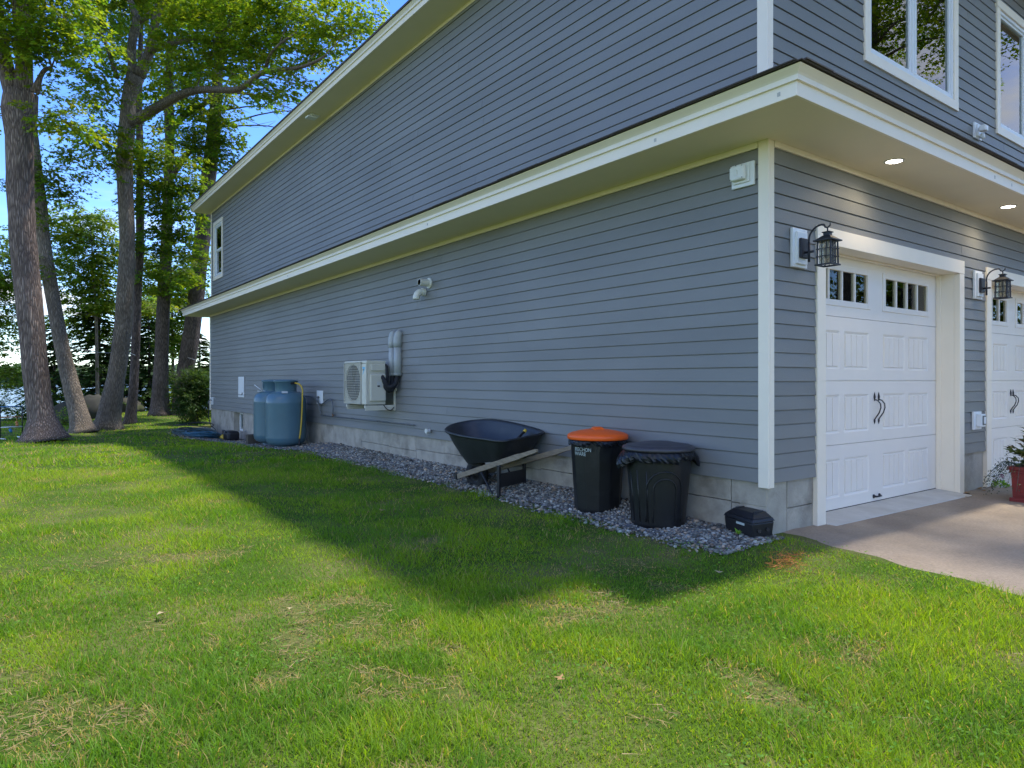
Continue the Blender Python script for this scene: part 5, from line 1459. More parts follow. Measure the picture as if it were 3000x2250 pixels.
# pale print on the bin, two short lines
cur = bpy.data.curves.new('print', 'FONT'); cur.body = 'RECHON\nWARE'; cur.size = .048; cur.space_line = .85; cur.extrude = .0004
to = bpy.data.objects.new('print', cur)
ang = math.atan2(1.615 - .98, -.285 + .9)     # facing the lawn side
me_ = None
COL.objects.link(to)
bpy.context.view_layer.update()
me_ = bpy.data.meshes.new_from_object(to.evaluated_get(bpy.context.evaluated_depsgraph_get()))
bpy.data.objects.remove(to)
me_.materials.clear(); me_.materials.append(M['sign_ink'])
na = math.radians(186)                          # outward normal of the printed face
nrm = Vector((math.cos(na), math.sin(na), 0))
tan = Vector((0, 0, 1)).cross(nrm)
pos = Vector((-.285, 1.615, .50)) + nrm * .251 - tan * .06
mw = Matrix(((tan.x, 0, nrm.x, pos.x), (tan.y, 0, nrm.y, pos.y), (0, 1, 0, pos.z), (0, 0, 0, 1)))
me_.transform(mw)
o = link('print', me_); o.parent = c1; o.matrix_parent_inverse = Matrix.Translation(c1.location).inverted()

c2 = bin_(-.285, .865, -.085, .225, .278, .665, M['can'], False, 'tall black bin with dark lid and bag sticking out below it')
fl_dirs = (math.radians(150), math.radians(318))
def flare(a):
    return max(0, sum(math.exp(-((((a - f + math.pi) % (2 * math.pi)) - math.pi) / w) ** 2) for f, w in zip(fl_dirs, (.34, .26)))) + .35 * math.exp(-((((a - math.radians(225) + math.pi) % (2 * math.pi)) - math.pi) / .9) ** 2)
bag_collar(c2, -.285, .865, .566, .279, .062, 11, flare)
lid = MB().lathe([(.288, .560), (.303, .560), (.308, .566), (.308, .580), (.300, .590), (.285, .594), (.275, .602), (.262, .604), (.245, .598), (.20, .612), (.12, .626), (.05, .632), (.001, .633)], 64, (-.285, .865, 0.0))
P_(c2, lid, 'lid', M['can_lid'])
# raised arches pressed into the side facing the lawn
for rr_, zt_ in ((.155, .40), (.095, .34)):
    ar = MB()
    pts = []
    for k in range(25):
        s = k / 24
        if s < .3:
            u, z = -rr_, -.02 + (zt_ - rr_ + .02) * s / .3
        elif s > .7:
            u, z = rr_, -.02 + (zt_ - rr_ + .02) * (1 - s) / .3
        else:
            a = math.pi * (1 - (s - .3) / .4)
            u, z = rr_ * math.cos(a), zt_ - rr_ + rr_ * math.sin(a)
        rad = .225 + (.278 - .225) * (z + .085) / .62 - .001
        th = math.radians(234) + u / rad
        pts.append((-.285 + rad * math.cos(th), .865 + rad * math.sin(th), z))
    ar.tube(pts, .0065, 6)
    P_(c2, ar, 'arch_rib', M['can'])
for i in range(7):
    th = math.radians(120 + i * 20)
    if 3.5 < th < 4.7:
        continue
    P_(c2, MB().tube([(-.285 + .226 * math.cos(th), .865 + .226 * math.sin(th), -.03), (-.285 + .262 * math.cos(th), .865 + .262 * math.sin(th), .40)], .005, 6), 'rib', M['can'])

# ------------------------------------------------------------------ black bait box at the corner
bx = tag(empty('bait_box', (-.13, .17, -.05)), 'black ridged plastic box tilted on gravel at the house corner', 'box')
ux = Vector((.115, .36, 0)).normalized()       # along its length
uy = Vector((.36, -.115, 0)).normalized()
o0 = Vector((-.185, .012, -.065))
def bp(l, w, z):
    p = o0 + ux * l + uy * w
    return (p.x, p.y, o0.z + z + .06 * w)
Lb, Wb = .36, .20
b = MB()
b.hexa([bp(.012, .008, 0), bp(Lb - .012, .008, 0), bp(Lb - .012, Wb - .008, 0), bp(.012, Wb - .008, 0)], [bp(0, 0, .115), bp(Lb, 0, .115), bp(Lb, Wb, .115), bp(0, Wb, .115)])
P_(bx, b, 'base', M['dark'], bevel=.010)
b = MB()
b.hexa([bp(-.005, -.005, .117), bp(Lb + .005, -.005, .117), bp(Lb + .005, Wb + .005, .117), bp(-.005, Wb + .005, .117)], [bp(.008, .008, .145), bp(Lb - .008, .008, .145), bp(Lb - .008, Wb - .008, .145), bp(.008, Wb - .008, .145)])
b.hexa([bp(.010, .010, .1455), bp(Lb - .010, .010, .1455), bp(Lb - .010, Wb - .010, .1455), bp(.010, Wb - .010, .1455)], [bp(.05, .05, .185), bp(Lb - .06, .05, .185), bp(Lb - .06, Wb - .04, .185), bp(.05, Wb - .04, .185)])
P_(bx, b, 'lid', M['dark'], bevel=.006)
for l0 in (.062, Lb - .085):
    P_(bx, MB().hexa([bp(l0, .055, .184), bp(l0 + .014, .055, .184), bp(l0 + .014, Wb - .05, .184), bp(l0, Wb - .05, .184)], [bp(l0 + .002, .057, .192), bp(l0 + .012, .057, .192), bp(l0 + .012, Wb - .052, .192), bp(l0 + .002, Wb - .052, .192)]), 'ridge', M['dark'], bevel=.002)
P_(bx, MB().hexa([bp(.10, -.0035, .085), bp(.20, -.0035, .085), bp(.20, .006, .085), bp(.10, .006, .085)], [bp(.10, -.002, .102), bp(.20, -.002, .102), bp(.20, .006, .102), bp(.10, .006, .102)]), 'sticker', M['sign_ink'])
for w0 in (.06, .14):
    P_(bx, MB().tube([bp(.005, w0, .055), bp(-.004, w0, .055)], .016, 10), 'entry_hole', M['iron'])
st = tag(empty('pale_stone', (-.01, 0.01, -.06)), 'pale broken stone propping the black box at house corner', 'stone')
sv_, sf_, sc_ = stones(np.array([[-.012, .012, -.045]]), np.array([.040]), np.ones((1, 3)))
o = link('stone', np_mesh('stone', sv_, sf_, mat('pale_chip', (.55, .60, .58), .7, var=.2, vscale=60)), st); o.matrix_parent_inverse = Matrix.Translation(st.location).inverted()

# ------------------------------------------------------------------ red planter with leafy plant
pl = tag(empty('red_planter', (3.70, -.72, -.085)), 'square dark red planter with flared rim on driveway', 'planter')
px0, px1, py0, py1, pb = 3.47, 3.91, -.95, -.50, -.088
b = MB().box(px0 - .012, px1 + .012, py0 - .012, py1 + .012, pb, pb + .045)
P_(pl, b, 'base', M['terracotta'], bevel=.006)
b = MB().hexa([(px0 + .012, py0 + .012, pb + .045), (px1 - .012, py0 + .012, pb + .045), (px1 - .012, py1 - .012, pb + .045), (px0 + .012, py1 - .012, pb + .045)], [(px0, py0, pb + .30), (px1, py0, pb + .30), (px1, py1, pb + .30), (px0, py1, pb + .30)])
P_(pl, b, 'body', M['terracotta'])
b = MB()
for k, (q, za, zb_) in enumerate(((.012, .2995, .325), (.028, .325, .362))):
    for A in ((px0 - q, px1 + q, py0 - q, py0 + .03), (px0 - q, px1 + q, py1 - .03, py1 + q), (px0 - q, px0 + .03, py0 + .03, py1 - .03), (px1 - .03, px1 + q, py0 + .03, py1 - .03)):
        b.box(*A, pb + za + (.0006 if k else 0), pb + zb_)
P_(pl, b, 'rim', M['terracotta'], bevel=.004)
b = MB()
for A in ((py0 + .06, py0 + .075), (py1 - .075, py1 - .06)):
    b.box(px0 - .004, px0 + .012, *A, pb + .08, pb + .265)
b.box(px0 - .004, px0 + .012, py0 + .075, py1 - .075, pb + .25, pb + .265).box(px0 - .002, px0 + .016, py0 + .075, py1 - .075, pb + .08, pb + .095)
P_(pl, b, 'side_frame', M['terracotta'])
P_(pl, MB().box(px0 + .03, px1 - .03, py0 + .03, py1 - .03, pb + .28, pb + .335), 'soil', M['soil'])
# ------------------------------------------------------------------ leaves (used by the pot plant, shrubs and trees)
LEAF3 = np.array([(0, 0, 0), (-.50, .45, .03), (-.16, .52, 0), (0, 1.0, -.06), (.16, .52, 0), (.50, .45, .03)])
LEAF3_F = np.array([(0, 2, 1), (0, 3, 2), (0, 4, 3), (0, 5, 4)])
OVAL = np.array([(0, 0, 0), (-.26, .40, .05), (0, .5, -.02), (.26, .40, .05), (0, 1.0, -.08)])
OVAL_F = np.array([(0, 2, 1), (1, 2, 4), (0, 3, 2), (2, 3, 4)])

def place_leaves(P, axis, normal, size, shape=LEAF3, faces=LEAF3_F, tint=None):
    """P base points, axis: leaf direction, normal: leaf face normal"""
    n = len(P)
    axis = axis / np.linalg.norm(axis, axis=1, keepdims=True)
    side = np.cross(axis, normal); side /= np.linalg.norm(side, axis=1, keepdims=True) + 1e-9
    up = np.cross(side, axis)
    v = (shape[None, :, 0:1] * side[:, None] + shape[None, :, 1:2] * axis[:, None] + shape[None, :, 2:3] * up[:, None]) * size[:, None, None] + P[:, None]
    k = len(shape)
    f = faces[None] + (np.arange(n) * k)[:, None, None]
    if tint is None:
        tint = np.ones((n, 3))
    return v.reshape(-1, 3), f.reshape(-1, 3), np.repeat(tint, k, axis=0)

def tints(n, lo=0.7, hi=1.3, hue=0.18, r=rng):
    b = r.uniform(lo, hi, (n, 1))
    h = r.normal(0, hue, (n, 1))
    return np.clip(b * np.concatenate([1 + h, np.ones((n, 1)), 1 - .5 * h], 1), .05, 2)

def sprays(centres, dirs, lens, per, size, droop=0.25, flat=0.8, r=rng, shape=LEAF3, faces=LEAF3_F, width=0.45):
    """flat twigs of leaves: for each spray `per` leaves left and right of a drooping twig. Returns V, F, tint and the twig end points"""
    n = len(centres)
    d = dirs / np.linalg.norm(dirs, axis=1, keepdims=True)
    side = np.cross(d, np.array([0, 0, 1.0])[None]); side /= np.linalg.norm(side, axis=1, keepdims=True) + 1e-9
    t = np.tile(np.linspace(0.12, 1, per), (n, 1)) + r.uniform(-.05, .05, (n, per))
    sgn = np.where(np.arange(per) % 2 == 0, 1.0, -1.0)[None] * np.ones((n, 1))
    offs = sgn * (width * lens[:, None] * (1.05 - .75 * t)) * r.uniform(.2, 1.0, (n, per))
    base = centres[:, None] + d[:, None] * (t * lens[:, None])[..., None] + side[:, None] * offs[..., None]
    base[..., 2] += -droop * lens[:, None] * t ** 2 + r.normal(0, .06, (n, per)) * lens[:, None]
    ax = d[:, None] * r.uniform(.4, 1.0, (n, per))[..., None] + side[:, None] * (sgn * r.uniform(.3, 1.0, (n, per)))[..., None]
    ax[..., 2] -= r.uniform(.05, .7, (n, per))
    nm = r.normal(0, 1 - flat, (n, per, 3)) * 1.6; nm[..., 2] += 1
    sz = size * r.uniform(.7, 1.25, (n, per))
    tt = tints(n * per, .75, 1.25, .10, r).reshape(n, per, 3) * tints(n, .8, 1.2, .12, r)[:, None]
    V, F, C = place_leaves(base.reshape(-1, 3), ax.reshape(-1, 3), nm.reshape(-1, 3), sz.reshape(-1), shape, faces, tt.reshape(-1, 3))
    return V, F, C

# pot plant: broad dark leaves over the red planter, a trailing lacy plant on its left
r2 = np.random.default_rng(21)
n = 300
c0 = np.array([3.70, -.72, .27])
a = r2.uniform(0, 6.28, n); el = r2.uniform(-.1, 1.4, n); rad = r2.uniform(.06, .31, n)
P = c0 + np.stack([rad * np.cos(a) * np.cos(el), rad * np.sin(a) * np.cos(el), rad * np.sin(el) * 1.35], 1)
ax = P - c0; ax[:, 2] *= .35; ax += r2.normal(0, .05, (n, 3))
nm = r2.normal(0, .35, (n, 3)); nm[:, 2] += 1
tt = tints(n, .6, 1.25, .15, r2)
red = r2.random(n) < .22
tt[red] *= np.array([1.7, .55, .9])
V, F, C = place_leaves(P, ax, nm, r2.uniform(.07, .125, n), LEAF3, LEAF3_F, tt)
pp = tag(empty('potted_plant', (3.70, -.72, .24)), 'bushy green plant with dark red leaves growing in the red planter', 'plant')
o = link('leaves', np_mesh('leaves', V, F, M['plant'], C), pp); o.matrix_parent_inverse = Matrix.Translation(pp.location).inverted()
b = MB()
for k in range(14):
    q = Vector(P[k * 9]); b.tube([(3.70 + r2.uniform(-.06, .06), -.72 + r2.uniform(-.06, .06), .22), (Vector((3.70, -.72, .27)) + q) * .5, q], [.006, .004, .002], 5)
P_(pp, b, 'stem', M['hose_green'])
n = 420
u = r2.random(n) ** .7
a = np.radians(r2.normal(135, 28, n))
P = np.stack([3.56 + np.cos(a) * .34 * u, -.58 + np.sin(a) * .34 * u, .27 + .08 * np.sin(u * 3) - .24 * u ** 2 + r2.normal(0, .05, n)], 1)
ax = r2.normal(0, 1, (n, 3)); nm = r2.normal(0, .5, (n, 3)); nm[:, 2] += 1
V, F, C = place_leaves(P, ax, nm, r2.uniform(.014, .03, n), OVAL, OVAL_F, tints(n, .5, 1.0, .2, r2) * np.array([1.1, .8, .9]))
tp = tag(empty('trailing_plant', (3.56, -.58, .24)), 'lacy dark trailing plant spilling over left rim of planter', 'plant')
o = link('leaves', np_mesh('leaves', V, F, M['plant'], C), tp); o.matrix_parent_inverse = Matrix.Translation(tp.location).inverted()
b = MB()
for k in range(16):
    aa = math.radians(135 + r2.normal(0, 25)); L_ = r2.uniform(.2, .36)
    b.tube(bez([(3.56, -.58, .24), (3.56 + math.cos(aa) * L_ * .5, -.58 + math.sin(aa) * L_ * .5, .31), (3.56 + math.cos(aa) * L_, -.58 + math.sin(aa) * L_, .27 - .2 * L_ / .36 + r2.normal(0, .04))], 8), .002, 4)
P_(tp, b, 'stem', M['hose_green'])
# small petunia by the casing foot
n = 130
fx0, fy0 = 4.50, -.045
a = r2.uniform(0, 6.28, n); rad = np.sqrt(r2.random(n)) * .10
P = np.stack([fx0 + rad * np.cos(a) * 1.1, fy0 - .02 + rad * np.sin(a) * .7, -.085 + r2.random(n) * .09 * (1.1 - rad / .11)], 1)
ax = np.stack([np.cos(a), np.sin(a), r2.uniform(.2, 1, n)], 1); nm = r2.normal(0, .5, (n, 3)); nm[:, 2] += 1
V, F, C = place_leaves(P, ax, nm, r2.uniform(.025, .045, n), OVAL, OVAL_F, tints(n, .9, 1.5, .1, r2))
pt = tag(empty('petunia', (fx0, fy0, -.085)), 'small bright green plant with magenta flower by second door casing', 'plant')
o = link('leaves', np_mesh('leaves', V, F, M['weed'], C), pt); o.matrix_parent_inverse = Matrix.Translation(pt.location).inverted()
for (fx_, fy_, fz_) in ((fx0 - .04, fy0 - .05, .05), (fx0 + .03, fy0 - .03, .02)):
    a = np.arange(5) * 1.2566
    P = np.tile(np.array([[fx_, fy_, fz_]]), (5, 1)); ax = np.stack([np.cos(a), np.sin(a), np.full(5, .45)], 1)
    V, F, C = place_leaves(P, ax, np.tile(np.array([[0, 0, 1.0]]), (5, 1)), np.full(5, .035), np.array([(0, 0, 0), (-.42, .6, 0), (0, .6, 0), (.42, .6, 0), (0, 1.0, 0)]), OVAL_F, np.ones((5, 3)))
    o = link('flower', np_mesh('flower', V, F, M['petal'], C), pt); o.matrix_parent_inverse = Matrix.Translation(pt.location).inverted()
# young weed before the black box
wd = tag(empty('weed_seedling', (-.30, .06, -.07)), 'small green weed sprouting from gravel before the black box', 'plant')
P = np.tile(np.array([[-.30, .06, -.02]]), (6, 1)); a = np.arange(6) * 1.1 + .3
ax = np.stack([np.cos(a), np.sin(a), np.array([.9, 1.4, .6, 1.2, .3, .8])], 1)
V, F, C = place_leaves(P, ax, np.stack([-np.cos(a), -np.sin(a), np.ones(6)], 1), np.array([.05, .06, .045, .05, .05, .04]), OVAL, OVAL_F, np.ones((6, 3)) * 1.2)
o = link('leaves', np_mesh('leaves', V, F, M['weed'], C), wd); o.matrix_parent_inverse = Matrix.Translation(wd.location).inverted()
P_(wd, MB().tube([(-.30, .06, -.08), (-.30, .06, -.015)], .003, 5), 'stem', M['weed'])

# dry leaves lying about: things one can pick up
def dry_leaf(x, y, z, s, rz, label, m, tilt=.25, grp=None):
    ang_ = np.array([rz])
    V, F, C = place_leaves(np.array([[0, 0, .004]]), np.array([[math.cos(rz), math.sin(rz), .12]]), np.array([[tilt * math.sin(rz * 3), tilt * math.cos(rz * 2), 1.0]]), np.array([s]), np.concatenate([LEAF3 * np.array([1, 1, 2.5])]), LEAF3_F)
    o = link('dry_leaf', np_mesh('dry_leaf', V, F, m), None, (x, y, z))
    tag(o, label, 'leaf', grp)
    return o
for x, y, z, s, rz, lb in ((3.34, -.13, -.083, .08, .4, 'curled tan leaf at the foot of the right casing of nearer garage door'), (3.66, -.07, -.083, .09, 2.2, 'curled brown leaf on driveway before the concrete between garage doors'), (4.10, -.02, -.083, .10, 1.2, 'largest brown leaf heaped against the second door casing'), (4.02, -.05, -.083, .07, 4.0, 'small brown leaf left of the heap at second door casing')):
    dry_leaf(x, y, z, s, rz, lb, M['brown_leaf'], .6)
for x, y, s, rz, m, lb in ((-1.946, 2.78, .07, 1.0, 'brown_leaf', 'reddish brown leaf on shaded lawn, left of the wheelbarrow shadow'), (-1.585, 2.95, .05, 2.5, 'brown_leaf', 'tiny brown leaf on shaded lawn nearest the gravel by wheelbarrow'), (-1.578, 2.59, .05, 3.5, 'pale_leaf', 'small pale leaf on shaded lawn before the wheelbarrow legs'), (-4.15, .84, .07, .3, 'pale_leaf', 'large straw coloured leaf on sunny lawn at lower left'), (-3.55, 0.55, .035, 4.2, 'pale_leaf', 'little pale leaf in middle of the foreground lawn'), (-2.95, -1.0, .05, 2.0, 'brown_leaf', 'small orange leaf on the grass at bottom centre'), (-1.16, -.41, .06, .8, 'pale_leaf', 'pale leaf on bright grass near the driveway edge')):
    dry_leaf(x, y, gz(x, y) + .032, s, rz, lb, M[m], .3)
# clump of dead needles
n = 260
cx = np.where(r2.random(n) < .55, -.55, -.72) + r2.normal(0, .085, n); cy = -.50 + r2.normal(0, .055, n) - .10 * (cx < -.64)
P = np.stack([cx, cy, ground_z(cx, cy) + r2.uniform(.03, .075, n)], 1)
ax = r2.normal(0, 1, (n, 3)); ax[:, 2] *= .3; nm = r2.normal(0, 1, (n, 3))
V, F, C = place_leaves(P, ax, nm, r2.uniform(.05, .09, n), np.array([(-.02, 0, 0), (.02, 0, 0), (0, 1, 0)]), np.array([(0, 1, 2)]))
tag(link('dead_needles', np_mesh('dead_needles', V, F, M['needle'])), 'rusty orange clump of dead needles on grass by the driveway', 'needles')

# ------------------------------------------------------------------ hoses, black reel and sprinkler by the far corner
def coil(cx, cy, rx_, ry_, turns, z, jit, seed, n=46):
    rr = np.random.default_rng(seed)
    pts = []
    for i in range(int(turns * n)):
        a = i / n * 2 * math.pi
        k = 1 + jit * math.sin(a * .37 + seed) + jit * .6 * math.sin(a * 1.3 + seed * 2)
        x_, y_ = cx + rx_ * k * math.cos(a), cy + ry_ * k * math.sin(a)
        pts.append((x_, y_, gz(min(x_, .1), y_) + z + .10 * (1 - abs((i / n) / turns - .5) * 2) + .018 * math.sin(a * 2.7 + seed)))
    return pts
h1 = MB().tube(coil(-.78, 15.55, .34, .62, 9, .03, .22, 3), .016, 6)
tag(h1.build('garden_hose', M['hose_teal']), 'bright teal garden hose coiled in a heap at far wall end', 'hose', 'garden hoses by the far corner')
h2 = MB().tube(coil(-.72, 16.7, .42, .80, 6, .02, .2, 8), .015, 6)
h2.tube(bez([(-.5, 15.2, gz(-.5, 15.2) + .03), (-.6, 14.2, gz(-.6, 14.2) + .02), (-.9, 13.2, gz(-.9, 13.2) + .02), (-.7, 12.3, gz(-.7, 12.3) + .02), (-.85, 11.6, gz(-.85, 11.6) + .02)], 24), .012, 6)
tag(h2.build('garden_hose', M['hose_green']), 'dark green garden hose trailing along gravel past the teal one', 'hose', 'garden hoses by the far corner')
h3 = MB().tube(bez([(-.11, 17.8, .48), (-.10, 17.82, .1), (-.08, 17.7, -.12), (-.10, 17.1, -.2), (-.22, 16.4, -.26), (-.4, 15.9, -.2)], 30), .013, 6)
h3.tube([(-.55 + .5 * math.cos(a), 17.6 + .75 * math.sin(a), gz(-.3, 17.6) + .20 + .03 * math.sin(2 * a)) for a in np.linspace(0, 6.28, 40)], .013, 6)
tag(h3.build('garden_hose', M['dark']), 'black hose dropping from the far tap into the hose heap', 'hose', 'garden hoses by the far corner')
rl = tag(empty('hose_reel', (-.33, 14.55, gz(-.3, 14.55))), 'black rounded reel case on gravel below the basement window', 'hose reel')
zz = gz(-.3, 14.55)
b = MB().box(-.46, -.17, 14.30, 14.78, zz, zz + .24)
P_(rl, b, 'case', M['dark'], bevel=.07, seg=4)
P_(rl, MB().tube([(-.47, 14.40, zz + .2), (-.49, 14.46, zz + .26), (-.49, 14.62, zz + .26), (-.47, 14.68, zz + .2)], .014, 8), 'carry_handle', M['dark'])
sp = tag(empty('sprinkler', (-.42, 14.98, gz(-.42, 14.98))), 'yellow lawn sprinkler between teal hose and black reel', 'sprinkler')
zz = gz(-.42, 14.98)
P_(sp, MB().lathe([(.06, 0), (.085, .02), (.08, .07), (.04, .10), (.02, .12)], 16, (-.42, 14.98, zz)), 'base', M['yellow'])
P_(sp, MB().lathe([(.05, 0), (.07, .02), (.065, .08), (.03, .12)], 16, (-.44, 14.84, zz)), 'head', M['yellow'])
P_(sp, MB().tube([(-.42, 14.98, zz + .11), (-.42, 14.98, zz + .17)], .012, 8), 'nozzle', M['iron'])

# ------------------------------------------------------------------ ladder toss game far left
lg = tag(empty('ladder_game', (-4.66, 17.36, -.25)), 'ladder toss game stand with blue, orange and white rungs on lawn', 'lawn game')
zz = gz(-4.66, 17.36)
A, B = Vector((-4.875, 17.27, zz)), Vector((-4.445, 17.44, zz))
for p in (A, B):
    P_(lg, MB().tube([p, p + Vector((0, 0, .80))], .012, 8), 'post', M['iron'])
    P_(lg, MB().tube([p + Vector((.10, -.25, .02)), p + Vector((-.10, .25, .02))], .014, 8), 'foot', M['plate'])
for z, m, nm_ in ((.775, 'blue', 'top_rung'), (.525, 'game_orange', 'middle_rung'), (.285, 'plate', 'bottom_rung')):
    P_(lg, MB().tube([A + Vector((0, 0, z)), B + Vector((0, 0, z))], .014, 8), nm_, M[m])
def bola(t, z, m, drop, lb):
    p = A.lerp(B, t) + Vector((0, -.01, zz * 0 + z))
    o = tag(empty('bola', p), lb, 'bola')
    P_(o, MB().tube(bez([p + Vector((.0, .02, -drop)), p + Vector((0, .014, .012)), p + Vector((.01, -.03, -drop * 1.4))], 12), .004, 5), 'cord', M[m])
    for dx, dz in ((0, -drop), (.01, -drop * 1.4)):
        P_(o, MB().lathe([(.002, -.035), (.025, -.024), (.036, 0), (.025, .024), (.002, .035)], 14, (p.x + dx, p.y + (.02 if dx == 0 else -.03), p.z + dz)), 'ball', M[m])
bola(.74, .525, 'game_orange', .14, 'orange bola hanging from the orange rung of the toss game')
bola(.45, .285, 'blue', .07, 'blue bola hanging from the white rung of the toss game')
# ------------------------------------------------------------------ trees
def trunk_tube(b, pts, seg=16, flare=False, seed=0, lump=.05):
    """tapered limb; knotty outline, root flare if asked"""
    P = [Vector(p[:3]) for p in pts]; R = [p[3] for p in pts]
    # resample
    Q, S = [], []
    for i in range(len(P) - 1):
        k = max(2, int((P[i + 1] - P[i]).length / .35))
        for j in range(k):
            t = j / k
            Q.append(P[i].lerp(P[i + 1], t)); S.append(R[i] + (R[i + 1] - R[i]) * t)
    Q.append(P[-1]); S.append(R[-1])
    for _ in range(2):
        Q = [Q[0]] + [(Q[i - 1] + Q[i] * 2 + Q[i + 1]) / 4 for i in range(1, len(Q) - 1)] + [Q[-1]]
    n0 = len(b.v)
    b.tube(Q, S, seg)
    for i in range(len(Q)):
        for k in range(seg):
            v = Vector(b.v[n0 + i * seg + k])
            a = 2 * math.pi * k / seg
            d = v - Q[i]
            w = 1 + lump * (2 * float(vnoise(a * 1.3 * (1 if a < 3.14 else -1) + seed, Q[i].z * 1.2, 1.7, seed)) - 1)
            w *= 1 + .022 * math.sin(a * 11 + 2.2 * float(vnoise(Q[i].z * .9, a * .8, 1.0, seed + 9)) * 3) * (1 if seg > 20 else 0)
            if flare and i < 6:
                w *= 1 + .20 * max(0, math.sin(a * 5 + seed)) * (1 - i / 6) ** 2
            b.v[n0 + i * seg + k] = tuple(Q[i] + d * w)
    return Q, S

def grow(name, label, cat, stems, clumps, leaf, bark, leaf_size=.115, per=20, dens=1.0, group=None, seed=1, extra=(), shape=LEAF3, faces=LEAF3_F, limbs=True, seg=36, sp_len=(.35, .62)):
    """a tree: trunk (with limbs reaching each clump) and crown (sprays of leaves round each clump)"""
    r = np.random.default_rng(seed)
    base = stems[0][0][:3]
    t = tag(empty(name, (base[0], base[1], gz(base[0], base[1]))), label, cat, group)
    b = MB()
    nodes = []
    for i, s in enumerate(stems):
        Q, S = trunk_tube(b, s, seg if i == 0 else 10, i == 0, seed + i)
        nodes += [(q, s_) for q, s_ in zip(Q, S)]
    cen, dr, ln = [], [], []
    for cx, cy, cz, rx_, rz_, dn in list(clumps) + list(extra):
        c = Vector((cx, cy, cz))
        if limbs:
            best = min(nodes, key=lambda q: (q[0] - c).length + (3.0 if q[0].z > cz + .2 else 0) + (1.0 if q[0].z < 2 else 0))
            p = best[0]
            L_ = (c - p).length
            if L_ > .25:
                m_ = p.lerp(c, .5) + Vector((r.normal(0, .08), r.normal(0, .08), .10 * L_))
                r0 = min(best[1] * .7, .012 + .016 * L_)
                path = bez([p, p.lerp(m_, .55) + Vector((0, 0, .04 * L_)), m_, c], 9)
                b.tube(path, [r0 + (.006 - r0) * k / (len(path) - 1) for k in range(len(path))], 6)
                nodes.append((m_, r0 * .7)); nodes.append((c, .01))
        k = max(4, int(62 * dn * dens * max(.25, (rx_ * rz_) / .30) ** .8))
        rx_, rz_ = rx_ * 1.12, rz_ * 1.12
        u = r.normal(0, 1, (k, 3)); u /= np.linalg.norm(u, axis=1, keepdims=True)
        u *= (r.random((k, 1)) ** .45)
        rd = rx_
        pz = u[:, 2] * rz_
        pz = pz + .05 * np.sin(pz * 30)
        pos = np.stack([cx + u[:, 0] * rd, cy + u[:, 1] * rd, cz + pz], 1)
        d = np.stack([u[:, 0], u[:, 1], np.zeros(k)], 1) + r.normal(0, .5, (k, 3)) * np.array([1, 1, .25])
        cen.append(pos); dr.append(d); ln.append(r.uniform(*sp_len, k))
        for j in range(min(5, k // 3)):
            q = Vector(pos[j])
            b.tube([c, c.lerp(q, .6) + Vector((0, 0, .03)), q], [.010, .007, .003], 5)
    b_o = b.build('trunk', bark, None)
    b_o.parent = t; b_o.matrix_parent_inverse = Matrix.Translation(t.location).inverted()
    if cen:
        cen, dr, ln = np.concatenate(cen), np.concatenate(dr), np.concatenate(ln)
        V, F, C = sprays(cen, dr, ln, per, leaf_size, r=r, shape=shape, faces=faces)
        o = link('crown', np_mesh('crown', V, F, leaf, C), t)
        o.matrix_parent_inverse = Matrix.Translation(t.location).inverted()
    return t

def of(k):
    return [c[1:] for c in CLUMPS if c[0] == k]
def above(x, y, z0, z1, r, n, seed, sx=0, sy=0):
    q = np.random.default_rng(seed)
    return [(x + sx + q.normal(0, r * .55), y + sy + q.normal(0, r * .55), q.uniform(z0, z1), q.uniform(.8, 1.3), q.uniform(.5, .8), q.uniform(.5, .9)) for _ in range(n)]

GR = 'tall lakeside trees behind the house'
for k in ('T1', 'T1a', 'T1b', 'T1c'):       # slimmer above the root flare
    TP[k] = [(*p_[:3], p_[3] * (1.0 if (k == 'T1' and i_ < 2) else .93 if (k == 'T1' and i_ < 4) else .88)) for i_, p_ in enumerate(TP[k])]
grow('oak_tree', 'thickest furrowed trunk at left, forking high up, beside the toss game', 'tree', [TP['T1'], TP['T1a'], TP['T1b'], TP['T1c']], of('T1'), M['leaf'], M['bark'], .105, 22, 1.0, GR, 11, above(-4.4, 16, 10.5, 15, 2.2, 9, 5))
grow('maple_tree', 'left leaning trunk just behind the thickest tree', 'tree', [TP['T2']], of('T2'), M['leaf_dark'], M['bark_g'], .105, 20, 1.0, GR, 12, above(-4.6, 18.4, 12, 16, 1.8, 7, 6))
grow('maple_tree', 'pale lichen spotted trunk with long limb reaching over the roof', 'tree', [TP['T3']] + [TP['T3' + k] for k in 'abcdefg'], of('T3'), M['leaf'], M['bark_g'], .110, 22, 1.0, GR, 13, above(-1.2, 19, 12.5, 16.5, 2.6, 10, 7))
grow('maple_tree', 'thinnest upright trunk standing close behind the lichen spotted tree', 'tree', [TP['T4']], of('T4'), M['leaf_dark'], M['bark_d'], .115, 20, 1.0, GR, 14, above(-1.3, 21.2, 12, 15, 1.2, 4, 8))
grow('maple_tree', 'straight trunk with pale root collar midway to the house', 'tree', [TP['T5'], TP['T5a'], TP['T5b']], of('T5'), M['leaf'], M['bark_d'], .12, 20, 1.0, GR, 15, above(-.1, 23.5, 12, 16, 1.8, 6, 9))
t6 = grow('pine_tree', 'dark right leaning trunk partly hidden by the house corner', 'tree', [TP['T6']], of('T6'), M['leaf_dark'], M['bark_d'], .12, 20, 1.0, GR, 16, above(1.5, 22.9, 14, 18, 1.8, 6, 10))
